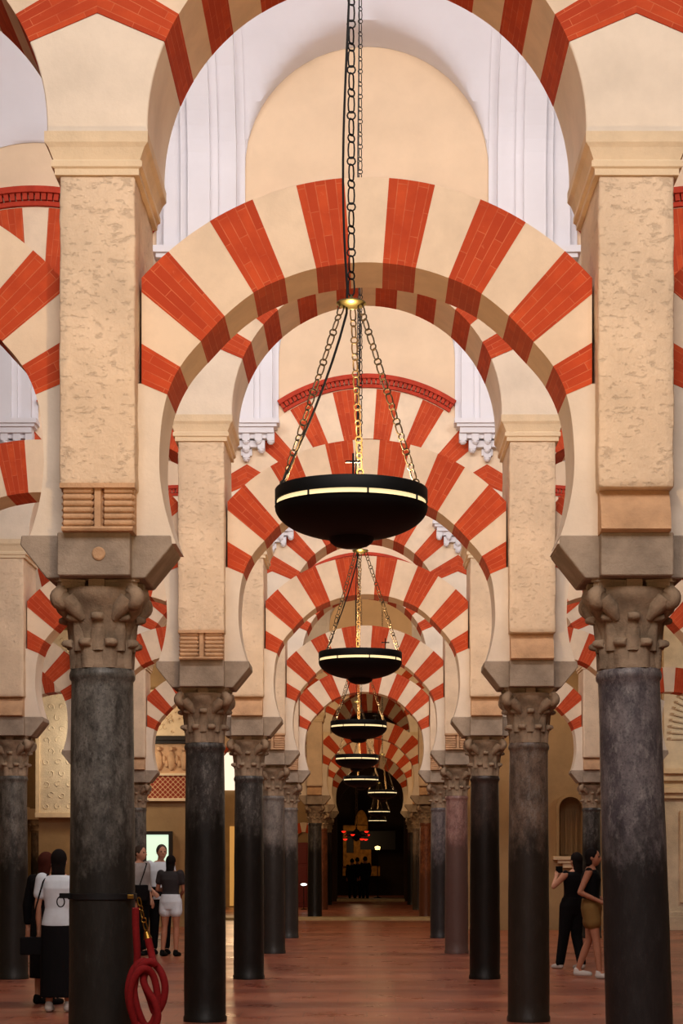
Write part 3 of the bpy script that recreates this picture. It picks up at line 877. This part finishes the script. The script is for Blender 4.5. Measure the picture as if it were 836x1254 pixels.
mb = MB(); link_chain(mb, (0, 0, .4), (0, 0, 6), .010, .12, .05, .03); ob('chain', mb.mesh('chain', M['chain'], smooth=True), ch)
for k in range(9):
    a = 2 * pi * k / 9 + .2; R = .55 if k % 2 else .42
    mb = MB(); mb.lathe([(.001, -.05), (.05, -.035), (.075, -.005), (.08, .015)], 14, (R * cos(a), R * sin(a), (.0, -.16, .12)[k % 3] + .02)); ob('red_votive_glass', mb.mesh('red_votive_glass', M['votive'], smooth=True), ch)
sp_ = thing('candle_lamp', 'small bright candle light right of the altarpiece', 'light', (.45, 78, 2.1))
mb = MB(); mb.lathe([(.001, 0), (.09, .0), (.12, .12), (.02, .16)], 14); ob('glass', mb.mesh('glass', simple('candle_glass', lin(255, 214, 130), .4, em=3.0), smooth=True), sp_)
mb = MB(); mb.lathe([(.16, -2.04), (.16, -2.0), (.02, -1.95), (.02, -.02)], 10); mb.lathe([(.02, -.04), (.14, -.02), (.14, 0)], 12); ob('stand', mb.mesh('stand', M['iron']), sp_)

# ------------------------------------------------------------------ strap and rope on the left front column
cxl = -P - .03; cyl = D[0]; zs = 1.285
st = thing('column_strap', 'black webbing strap buckled round the left front column', 'strap', (cxl, cyl, zs))
mb = MB(); mb.lathe([(.1935, -.018), (.201, -.016), (.201, .016), (.1935, .018)], 48, cap=False); ob('band', mb.mesh('band', M['strap'], smooth=True), st)
mb = MB(); mb.box(-.235, -.17, -.11, -.09, -.01, .02); mb.tube([(-.228 + .022 * cos(t * pi / 8), -.1, -.03 + .03 * sin(t * pi / 8)) for t in range(16)], .004, 6, True); ob('buckle', mb.mesh('buckle', M['iron']), st)
mb = MB(); mb.box(.165, .2, -.15, -.125, -.012, .012); ob('hook', mb.mesh('hook', M['gold'], bevel=.003), st)
rp = thing('barrier_rope', 'coiled red velvet barrier rope hanging from gold links on the left front column', 'rope', (cxl + .2, cyl - .2, .5))
def RW(px, py, d): return W(px, py, d) - Vector((cxl + .2, cyl - .2, .5))
mb = MB(); link_chain(mb, RW(169, 1098, 10.72), RW(180, 1143, 10.7), .004, .026, .014, .01); ob('gold_chain', mb.mesh('gold_chain', M['gold'], smooth=True), rp)
mb = MB(); mb.tube([RW(179, 1141, 10.7), RW(181, 1150, 10.7)], [.014, .026], 12); ob('end_cap', mb.mesh('end_cap', M['gold'], smooth=True), rp)
keys = [(181, 1149, 0), (185, 1166, 0), (188, 1178, -.02), (197, 1190, -.02), (202, 1208, -.02), (199, 1228, -.02), (190, 1240, -.01), (183, 1222, .02), (176, 1200, .04), (181, 1180, .05),
        (172, 1178, .04), (162, 1190, .03), (157, 1212, .02), (160, 1236, .0), (170, 1256, -.04), (184, 1262, -.06), (193, 1248, -.07), (190, 1228, -.07), (180, 1212, -.06), (175, 1198, -.05), (180, 1182, -.04), (189, 1180, -.05),
        (180, 1178, -.06), (168, 1190, -.06), (164, 1210, -.06), (168, 1234, -.05), (178, 1256, -.03), (188, 1250, -.03), (193, 1226, -.03), (188, 1196, -.04), (176, 1186, -.08), (163, 1200, -.09), (159, 1226, -.08), (166, 1254, -.04), (176, 1270, .0), (166, 1256, .03), (163, 1226, .05), (166, 1196, .06), (168, 1172, .05), (167, 1150, .03), (166, 1130, .02), (166, 1112, .01)]
kp = [RW(a, b, 10.68 + c) for a, b, c in keys]
path = []
for i in range(len(kp) - 1):
    p0, p1, p2, p3 = kp[max(i - 1, 0)], kp[i], kp[i + 1], kp[min(i + 2, len(kp) - 1)]
    for j in range(5):
        t = j / 5; path.append(.5 * ((2 * p1) + (p2 - p0) * t + (2 * p0 - 5 * p1 + 4 * p2 - p3) * t * t + (-p0 + 3 * p1 - 3 * p2 + p3) * t ** 3))
path.append(kp[-1]); mb = MB(); mb.tube(path, .021, 12); ob('velvet_rope', mb.mesh('velvet_rope', M['rope'], smooth=True), rp)

# ------------------------------------------------------------------ people
def remesh(mb, name, mat, voxel=.01, smooth=6):
    me = bpy.data.meshes.new('tmp'); me.from_pydata([tuple(v) for v in mb.v], [], mb.f)
    bm = bmesh.new(); bm.from_mesh(me); bmesh.ops.recalc_face_normals(bm, faces=bm.faces); bm.to_mesh(me); bm.free()
    o = bpy.data.objects.new('tmp', me); COL.objects.link(o)
    m = o.modifiers.new('r', 'REMESH'); m.mode = 'VOXEL'; m.voxel_size = voxel; m.use_smooth_shade = True
    if smooth:
        c = o.modifiers.new('s', 'SMOOTH'); c.iterations = smooth; c.factor = .5
    dg = bpy.context.evaluated_depsgraph_get()
    out = bpy.data.meshes.new_from_object(o.evaluated_get(dg)); bpy.data.objects.remove(o)
    out.name = name; out.materials.clear(); out.materials.append(mat)
    out.polygons.foreach_set('use_smooth', [True] * len(out.polygons)); return out

def limb(mb, pts, rad, n=14):
    pts = [Vector(p) for p in pts]; P2, R2 = [], []
    for i in range(len(pts) - 1):
        for j in range(6):
            t = j / 6; P2.append(pts[i].lerp(pts[i + 1], t)); R2.append(rad[i] + (rad[i + 1] - rad[i]) * t)
    P2.append(pts[-1]); R2.append(rad[-1])
    mb.tube(P2, R2, n)
    for p, r in zip(pts, rad): mb.ball(p, r, n, 8)
def loft(mb, secs, n=24):                        # sections (x, y, z, half width, half depth)
    b = len(mb.v)
    for x, y, z, wx, wy in secs:
        for i in range(n):
            a = 2 * pi * i / n; c_, s_ = cos(a), sin(a)
            mb.v.append((x + wx * math.copysign(abs(c_) ** .85, c_), y + wy * math.copysign(abs(s_) ** .85, s_), z))
    m = len(secs)
    for j in range(m - 1):
        for i in range(n): i2 = (i + 1) % n; mb.face((b + j * n + i, b + j * n + i2, b + (j + 1) * n + i2, b + (j + 1) * n + i))
    mb.face([b + i for i in reversed(range(n))]); mb.face([b + (m - 1) * n + i for i in range(n)])

BASE = dict(hipL=(.085, 0, .93), kneeL=(.095, -.015, .50), ankL=(.10, .02, .08), hipR=(-.085, 0, .93), kneeR=(-.095, -.015, .50), ankR=(-.10, .02, .08),
            shL=(.175, .01, 1.41), elL=(.22, .03, 1.12), wrL=(.22, -.06, .88), shR=(-.175, .01, 1.41), elR=(-.22, .03, 1.12), wrR=(-.22, -.06, .88),
            head=(0, -.02, 1.60), lean=(0, 0))
def lerp3(a, b, t): return Vector(a).lerp(Vector(b), t)
def hand(mb, el, wr, sgn, curl=.5):
    el, wr = Vector(el), Vector(wr); u = (wr - el).normalized()
    side_ = u.cross(Vector((0, 1, 0)) if abs(u.y) < .8 else Vector((0, 0, 1))).normalized(); nrm = side_.cross(u).normalized()
    pal = wr + u * .05
    limb(mb, [wr, wr + u * .03, wr + u * .085], [.026, .03, .028], 10)
    for k in range(4):
        o = pal + u * .035 + side_ * (k - 1.5) * .02; L = (.062, .072, .07, .055)[k]
        a = o + u * L * .5 + nrm * curl * .012 * sgn; b = a + u * L * .4 + nrm * curl * .04 * sgn
        limb(mb, [o, a, b], [.0105, .0098, .009], 8)
    o = wr + u * .03 - side_ * .022; limb(mb, [o, o + u * .03 - side_ * .022, o + u * .06 - side_ * .026 + nrm * .012], [.013, .012, .010], 8)
def person(label, loc, rz, h, J, skin, hair, wear, shoes, voxel=.009, fem=True, hair_len=0, cat='person'):
    j = dict(BASE); j.update(J); s = h / 1.72
    for k in list(j):
        if len(j[k]) == 3: j[k] = Vector(j[k])
    t = thing('person', label, cat, loc, rz=rz); t.scale = (s, s, s)
    wai = .125 if fem else .15; hipw = .165 if fem else .155; shw = .165 if fem else .19
    hx, hy, hz = j['head']; mid = (j['shL'] + j['shR']) / 2; hip = (j['hipL'] + j['hipR']) / 2
    def tor(z, wx, wy):
        q = (z - .93) / (1.41 - .93); c = hip.lerp(mid, q); return (c.x, c.y, z, wx, wy)
    T = [(.84, hipw * .9, .10), (.93, hipw, .115), (1.02, hipw * .88, .105), (1.10, wai, .09), (1.2, wai * 1.08, .1), (1.31, shw * .93, .118 if fem else .115), (1.39, shw * .98, .095), (1.44, shw * .6, .07), (1.47, .07, .06)]
    mb = MB(); loft(mb, [tor(z, a, b) for z, a, b in T])
    limb(mb, [(mid.x, mid.y + .005, 1.42), (mid.x * .5 + hx * .5, mid.y * .5 + hy * .5 + .01, 1.49), (hx, hy + .02, hz - .05)], [.055, .05, .05])
    for sd in 'LR':
        limb(mb, [j['hip' + sd], lerp3(j['hip' + sd], j['knee' + sd], .5), j['knee' + sd], lerp3(j['knee' + sd], j['ank' + sd], .35), j['ank' + sd]], [.088, .075, .05, .053, .034])
        f = j['ank' + sd]; limb(mb, [f, (f.x, f.y - .06, f.z - .035), (f.x, f.y - .14, f.z - .05)], [.036, .036, .028])
        limb(mb, [j['sh' + sd], lerp3(j['sh' + sd], j['el' + sd], .5), j['el' + sd], lerp3(j['el' + sd], j['wr' + sd], .4), j['wr' + sd]], [.052, .044, .036, .034, .024])
        hand(mb, j['el' + sd], j['wr' + sd], 1)
    # head
    hb = len(mb.v); n = 20
    mb.ball((0, 0, 0), 1, 24, 16)
    for i in range(hb, len(mb.v)):
        x, y, z = mb.v[i]; zz = z * .118
        w_ = .076 * (1 - .22 * max(0, -z)); dy = .095
        yy = y * dy
        if y < 0:
            yy -= .012 * max(0, -z - .2); yy += .006 * math.exp(-((z - .12) ** 2) / .02)
            yy -= .012 * math.exp(-((z + .72) ** 2) / .02) * math.exp(-(x * x) / .12)
        mb.v[i] = (hx + x * w_, hy + yy, hz + zz)
    limb(mb, [(hx, hy - .09, hz + .012), (hx, hy - .112, hz - .022), (hx, hy - .095, hz - .03)], [.009, .013, .012], 8)   # nose
    limb(mb, [(hx - .02, hy - .09, hz - .055), (hx + .02, hy - .09, hz - .055)], [.008, .008], 8)                        # lips
    for e in (-1, 1):
        mb.ball((hx + e * .077, hy + .01, hz - .005), .022, 10, 8, (.4, .8, 1.3))
    ob('body', remesh(mb, 'body', skin, voxel, 3), t)
    for e in (-1, 1):
        mb = MB(); mb.ball((hx + e * .03, hy - .083, hz + .012), .011, 10, 8); ob('eye', mb.mesh('eye', M['frame'], smooth=True), t)
    # hair
    mb = MB(); mb.ball((hx, hy + .018, hz + .028), 1, 20, 12, (.086, .098, .104))
    if hair_len:
        loft(mb, [(hx, hy + .05, hz - hair_len, .045, .025), (hx, hy + .06, hz - hair_len * .7, .078, .04), (hx, hy + .05, hz - .1, .07, .05), (hx, hy + .035, hz - .02, .08, .06), (hx, hy + .03, hz + .04, .082, .08)])
    for i in range(len(mb.v)):
        v = mb.v[i]
        if v[1] < hy - .045 and v[2] < hz + .045: mb.v[i] = (v[0], hy - .045, v[2])
    ob('hair', remesh(mb, 'hair', hair, .009, 3), t)
    # clothes
    for w in wear:
        mb = MB(); kind = w[0]; mat = w[1]
        if kind == 'top':
            z0, sl, g = w[2], w[3], w[4]
            secs = [(tor(z, a + g, b + g)) for z, a, b in T if z > z0 + .02 and z < 1.45]
            q = T[1]; first = tor(z0, (hipw if z0 < 1 else wai) + g * 1.3, .115 + g); secs = [first] + secs
            if sl > 0: secs.append(tor(1.455, .075, .066))
            loft(mb, secs)
            if sl > 0:
                for sd in 'LR':
                    e = j['el' + sd]; s0 = j['sh' + sd]
                    if sl <= 1: limb(mb, [s0, s0.lerp(e, sl)], [.058 + g * .6, .048 + g])
                    else: limb(mb, [s0, e, e.lerp(j['wr' + sd], sl - 1)], [.058 + g * .6, .042 + g, .032 + g])
            if len(w) > 5:
                for sd in 'LR': mb.ball(j['sh' + sd] + Vector((0, 0, .012)), .05)
        elif kind == 'skirt':
            z1, z0, fl = w[2], w[3], w[4]
            m_ = (j['ankL'] + j['ankR']) / 2
            loft(mb, [(m_.x * .8, m_.y * .6, z0, hipw + fl, .12 + fl), (m_.x * .5, m_.y * .4, (z0 + z1) / 2, hipw + fl * .6 + .01, .13 + fl * .5), tor(.95, hipw + .018, .13), tor(z1, wai + .02, .11)])
        elif kind in ('trousers', 'shorts'):
            fr = w[2]; g = w[3]
            loft(mb, [tor(.80, hipw * .8 + g, .1 + g), tor(.93, hipw + g, .118 + g), tor(1.06, wai + g + .01, .10 + g)])
            for sd in 'LR':
                hp, kn, an = j['hip' + sd], j['knee' + sd], j['ank' + sd]
                if fr <= 1: limb(mb, [hp, hp.lerp(kn, fr)], [.092 + g, .08 + g * 1.6])
                else: limb(mb, [hp, kn, kn.lerp(an, fr - 1)], [.092 + g, .058 + g, .042 + g])
        elif kind == 'bag':
            c, sz = Vector(w[2]), w[3]
            mb.box(c.x - sz, c.x + sz, c.y - .05, c.y + .05, c.z - sz * .8, c.z + sz * .8)
            o = ob('shoulder_bag', remesh(mb, 'shoulder_bag', mat, .01, 8), t)
            m2 = MB(); m2.tube([Vector(p) for p in w[4]], .009, 6); ob('strap', m2.mesh('strap', mat, smooth=True), o); continue
        elif kind == 'phone':
            mb.box(*w[2]); ob('phone', mb.mesh('phone', mat, bevel=.004), t); continue
        ob({'top': 'shirt'}.get(kind, kind), remesh(mb, kind, mat, .010, 5), t)
    for sd in 'LR':
        f = j['ank' + sd]; mb = MB()
        limb(mb, [(f.x, f.y + .015, f.z - .035), (f.x, f.y - .08, f.z - .045), (f.x, f.y - .165, f.z - .052)], [.047, .046, .036])
        limb(mb, [(f.x, f.y + .01, f.z - .0), (f.x, f.y, f.z - .04)], [.044, .046])
        for i in range(len(mb.v)):
            v = mb.v[i]
            if v[2] < f.z - .078: mb.v[i] = (v[0], v[1], f.z - .078)
        ob('shoe', remesh(mb, 'shoe', shoes, .009, 2), t)
    return t
def px(p, d): return (p - VPX) * d / F_PX
cl = lambda n, c, v=.08: simple(n, lin(*c), .85, spec=.15, var=v, sc=9)
SK = M['skin']; SK2 = simple('tanned_skin', lin(178, 120, 92), .55)
HB = cl('black_hair', (22, 16, 14)); HR = cl('reddish_brown_hair', (70, 30, 20)); HG = cl('short_grey_hair', (70, 60, 52))
C_W = cl('white_cotton', (226, 236, 244), .05); C_B = cl('black_cloth', (16, 15, 17)); C_G = cl('charcoal_cloth', (58, 55, 56)); C_BE = cl('beige_cloth', (132, 100, 56)); C_GR = cl('grey_white_cloth', (170, 164, 160))
S_W = cl('white_shoe', (200, 192, 184), .05); S_B = cl('black_shoe', (16, 15, 15))
X = px(72, 18.6)
person('woman from behind in white shirt and long black skirt with a shoulder bag', (X, 18.6, 0), pi, 1.62,
       dict(elR=(-.24, .06, 1.12), wrR=(-.20, -.03, .93), elL=(.22, .02, 1.12)), SK, HB,
       [('skirt', C_B, 1.0, .16, .03), ('top', C_W, .70, .55, .02), ('bag', C_B, (.28, 0.02, .70), .12, [(.28, .0, .78), (.23, .09, 1.1), (.15, .1, 1.38), (.11, .02, 1.46), (.14, -.1, 1.36), (.26, -.06, .8)])], S_W, hair_len=.24)
X = px(56, 19.6)
person('woman in black with long reddish-brown hair, half hidden by the woman in white', (X, 19.6, 0), radians(150), 1.6,
       dict(elR=(-.26, .02, 1.12), wrR=(-.29, -.02, .88), elL=(.24, .03, 1.12), wrL=(.26, .0, .86)), SK, HR,
       [('skirt', C_B, 1.0, .3, .02), ('top', C_B, .75, 1.7, .016)], S_B, hair_len=.34)
X = px(196, 30.7)
person('man in a white shirt facing the hall before the glowing screen', (X, 30.7, 0), radians(20), 1.80,
       dict(elR=(-.25, .02, 1.14), wrR=(-.16, -.16, 1.0), head=(.02, -.03, 1.6)), SK, HG,
       [('trousers', C_B, 1.9, .02), ('top', C_W, .86, .6, .02)], S_B, fem=False)
X = px(209, 29.9)
person('woman from behind in a charcoal top and short white shorts', (X, 29.9, 0), radians(165), 1.62,
       dict(elL=(.24, .0, 1.14), wrL=(.17, -.16, 1.12), ankL=(.13, .05, .08), kneeL=(.11, .0, .5), elR=(-.22, -.04, 1.13), wrR=(-.12, -.18, 1.05)), SK2, HB,
       [('shorts', C_W, .38, .022), ('top', C_G, .88, .5, .018)], S_B, hair_len=.26)
X = px(171, 30.2)
person('man in a pale jacket with a dark bag, half hidden by the left front column', (X, 30.2, 0), radians(60), 1.78,
       dict(), SK, HG, [('trousers', C_B, 1.9, .02), ('top', C_GR, 1.02, 1.4, .022), ('bag', C_B, (-.16, -.12, .98), .16, [(-.16, -.12, 1.1), (-.1, -.16, 1.3), (.05, -.1, 1.44), (.1, .04, 1.44), (-.1, .12, 1.2)])], S_B, fem=False)
X = px(700, 26.2)
person('woman in black leaning back to take a photograph, arms raised', (X, 26.2, 0), radians(-150), 1.64,
       dict(shL=(.19, .1, 1.4), shR=(-.16, .1, 1.4), elL=(.3, -.04, 1.22), wrL=(.14, -.2, 1.36), elR=(-.24, -.06, 1.24), wrR=(-.05, -.24, 1.38), head=(.0, .1, 1.6),
            ankL=(.13, -.12, .08), ankR=(-.09, .12, .08), kneeL=(.1, -.06, .5)), SK, HB,
       [('trousers', C_B, 1.95, .025), ('top', C_B, .82, 0, .016, 1), ('phone', M['iron'], (-.02, .1, -.27, -.255, 1.42, 1.52))], S_W, hair_len=.28)
X = px(724, 24.1)
person('woman in black sleeveless top and beige shorts walking behind the right front column', (X, 24.1, 0), radians(75), 1.68,
       dict(elR=(-.23, .12, 1.14), wrR=(-.17, -.14, 1.02), elL=(.23, .08, 1.14), wrL=(.2, -.16, 1.02), ankR=(-.1, -.12, .08), kneeR=(-.1, -.08, .5), ankL=(.1, .2, .1), kneeL=(.1, .05, .5)), SK2, HB,
       [('shorts', C_BE, .42, .022), ('top', C_B, .92, 0, .016, 1)], S_W, hair_len=.12)
for n, (xx, dd, hh) in enumerate(((431, 75.5, 1.66), (437.5, 76.3, 1.7), (447, 75, 1.74))):
    person('dark silhouetted visitor far off before the altar, ' + ('leftmost', 'middle one', 'rightmost')[n] + ' of three', (px(xx, dd), dd, .06), pi + n * .3, hh, dict(), SK2, HB,
           [('trousers', C_B, 1.9, .02), ('top', C_B, .85, 1.6, .02)], S_B, fem=n == 1, voxel=.02)
#@@P1

# ------------------------------------------------------------------ lamps
LR = .32
def lamp_parts():
    P_ = {}
    mb = MB(); mb.lathe([(LR - .02, -.012), (LR, -.012), (LR, .036), (LR - .004, .042), (LR - .02, .042), (LR - .02, -.012)], 64, cap=False); P_['rim'] = mb.mesh('rim', M['iron'], smooth=True)
    mb = MB(); mb.lathe([(LR - .012, -.034), (LR - .008, -.034), (LR - .008, -.010), (LR - .012, -.010)], 64, cap=False); P_['light_band'] = mb.mesh('light_band', M['glow'], smooth=True)
    pr = [(.001, -.205), (.04, -.203), (.07, -.194), (.088, -.180), (.098, -.162), (.106, -.160)]
    for i in range(1, 15):
        r = .106 + (LR - .106) * sin(i / 14 * pi / 2); pr.append((r, -.034 - .134 * sqrt(max(0, 1 - (r / LR) ** 2))))
    pr += [(LR + .001, -.032), (LR - .012, -.032)]
    mb = MB(); mb.lathe(pr, 64, cap=False); P_['bowl'] = mb.mesh('bowl', M['iron'], smooth=True)
    mb = MB()
    for i in range(8):
        a = 2 * pi * (i + .28) / 8; x, y = cos(a) * LR, sin(a) * LR
        mb.box(x - .004, x + .004, y - .004, y + .004, -.034, -.010)
    P_['band_clip'] = mb.mesh('band_clip', M['iron'])
    mb = MB(); mb.lathe([(.001, .80), (.02, .80), (.055, .812), (.063, .82), (.06, .826), (.03, .83), (.008, .845), (.001, .86)], 32); P_['hub'] = mb.mesh('hub', M['brass'], smooth=True)
    mb = MB()
    mb.box(-.004, .004, -.004, .004, .04, .125); mb.box(-.03, .03, -.004, .004, .088, .096); P_['cross'] = mb.mesh('cross', M['iron'])
    return P_
LP = lamp_parts()
def make_lamp(x, d, zrim, label, top=9.4, cable=True, rz=0, n=0):
    t = thing('hanging_lamp', label, 'lamp', (x, d, zrim), 'black bowl lamps hanging down the passage')
    for nm in ('rim', 'light_band', 'bowl', 'band_clip', 'hub'): ob(nm, LP[nm], t)
    cr = ob('cross', LP['cross'], t, (.01 if n == 0 else .19, -LR + .012 if n == 0 else -.2, 0))
    for a in (205, 330, 82):
        a = radians(a + rz); mb = MB()
        link_chain(mb, (cos(a) * .04, sin(a) * .04, .815), (cos(a) * (LR - .012), sin(a) * (LR - .012), .036))
        ob('bowl_chain', mb.mesh('bowl_chain', M['chain'], smooth=True), t)
    mb = MB(); link_chain(mb, (0, 0, .85), (0, 0, top - zrim), .0036, .038, .017, .013)
    ob('suspension_chain', mb.mesh('suspension_chain', M['iron'], smooth=True), t)
    if cable:
        mb = MB(); pts = []
        a = radians(205 + rz); zt = top - zrim
        m = 60
        for i in range(m + 1):
            s_ = i / m; z = .036 + (zt - .036) * s_
            if z < .82:
                q = z / .82; rr = LR * (1 - q) ** 1.12 + .012; pts.append((cos(a) * rr + .012 * sin(q * pi), sin(a) * rr, z))
            else:
                pts.append((-.012 - .03 * sin((z - .82) * 2.6) * math.exp(-(z - .82) * .5), -.008, z))
        mb.tube(pts, .0055, 6)
        ob('cable', mb.mesh('cable', M['cable'], smooth=True), t)
    return t
LAMPS = [(430, 600, 7.8), (441, 799, 14.3), (439, 883.5, 21.1), (437, 924.5, 27.3), (442, 951, 33.6), (468, 967.5, 40.5), (464, 991.5, 54.0), (462, 1003, 65.0)]
LWORD = ['largest and nearest black bowl lamp hanging on three chains in front of the first arch',
 'second black bowl lamp, hanging just under the largest one', 'third black bowl lamp down the passage, small cross on its rim side',
 'fourth black bowl lamp, in the stack below the third', 'fifth black bowl lamp, lowest of the left-leaning stack',
 'small black bowl lamp hanging right of the stack, over the dark passage', 'tiny black bowl lamp under the one hanging right of the stack', 'smallest farthest black bowl lamp above the red votive lights']
lampobs = []
for n, (px, py, d) in enumerate(LAMPS):
    w = W(px, py, d)
    lampobs.append(make_lamp(w.x, d, w.z - .04, LWORD[n], cable=n < 3, rz=(0, 12, 8, 0, 20, -8, 15, 5)[n], n=n))

# ------------------------------------------------------------------ light
def area(name, loc, rot, sx, sy, power, color):
    l = bpy.data.lights.new(name, 'AREA'); l.shape = 'RECTANGLE'; l.size = sx; l.size_y = sy; l.energy = power; l.color = color
    o = bpy.data.objects.new(name, l); COL.objects.link(o); o.location = loc; o.rotation_euler = rot; return o
def point(name, loc, r, power, color):
    l = bpy.data.lights.new(name, 'POINT'); l.shadow_soft_size = r; l.energy = power; l.color = color
    o = bpy.data.objects.new(name, l); COL.objects.link(o); o.location = loc; return o
DAY = (1, .91, .86); COOL = (.90, .93, 1.0); WARM = (1, .65, .34)
# daylight over the hall in front of the first row
area('daylight_front', (0, 3.2, 8.2), (radians(62), 0, 0), 7, 3, 560, DAY)
area('daylight_front_low', (-2.5, -1.0, 5.0), (radians(88), 0, radians(-8)), 7, 3, 12, DAY)
POW = [1, 1, 1, .95, .6, .3, .16]
for k in range(7):
    y0 = D[k] + YB; p = POW[k]
    for i in ((-1, 0, 1) if k < 5 else (0,)):
        # added lights hidden behind the upper wall, thrown forward onto the next row
        area('next_row_fill', (CX[k] + i * PER, y0 + .5, 8.1), (radians(68), 0, 0), 2.2, .7, 100 * p * (1 if i == 0 else .8), DAY if k < 4 else WARM)
        # hidden uplights added to brighten the vault
        area('vault_uplight', (CX[k] + i * PER, y0 + .45, 7.3), (radians(150), 0, 0), 2.0, .6, (34 if i == 0 else 22) * p, COOL if k < 4 else WARM)
for n, o in enumerate(lampobs):
    point('bowl_glow', (o.location.x, o.location.y, o.location.z + .02), .1, (170, 130, 105, 85, 70, 50, 36, 20)[n], (1, .64, .32))

area('deep_nave_fill', (0, 42.5, 8.6), (radians(70), 0, 0), 3, 1, 160, WARM)  # added fill that warms the deep arcades, no lamp modelled
area('deep_nave_fill', (.1, 53.5, 7.5), (radians(60), 0, 0), 2.4, 1, 60, WARM)  # second added fill, further down the passage
point('choir_wall_fill', (9.6, 39.2, 5.0), .3, 220, (1, .88, .7))  # unseen fill added out of frame to whiten the choir wall
point('chapel_fill', (-.3, 82.6, 2.6), .3, 26, WARM)  # added warm fill for the altarpiece, no candles modelled here
point('passage_fill_left', (-4.0, 57, 3.2), .3, 150, WARM)  # added fill that turns the passage wall yellow
point('left_wall_fill', (-6.1, 42.6, 4.4), .25, 110, (1, .84, .62))  # fill added behind the front column to brighten the carved panel
w = bpy.data.worlds.new('world'); S.world = w; w.use_nodes = True
w.node_tree.nodes['Background'].inputs[0].default_value = (1, .62, .31, 1)
w.node_tree.nodes['Background'].inputs[1].default_value = .075

S.view_settings.view_transform = 'Standard'; S.view_settings.look = 'None'
S.view_settings.exposure = 0; S.view_settings.gamma = 1; S.view_settings.use_curve_mapping = False
S.cycles.use_denoising = True
S.cycles.max_bounces = 8; S.cycles.diffuse_bounces = 4
S.cycles.sample_clamp_indirect = 6
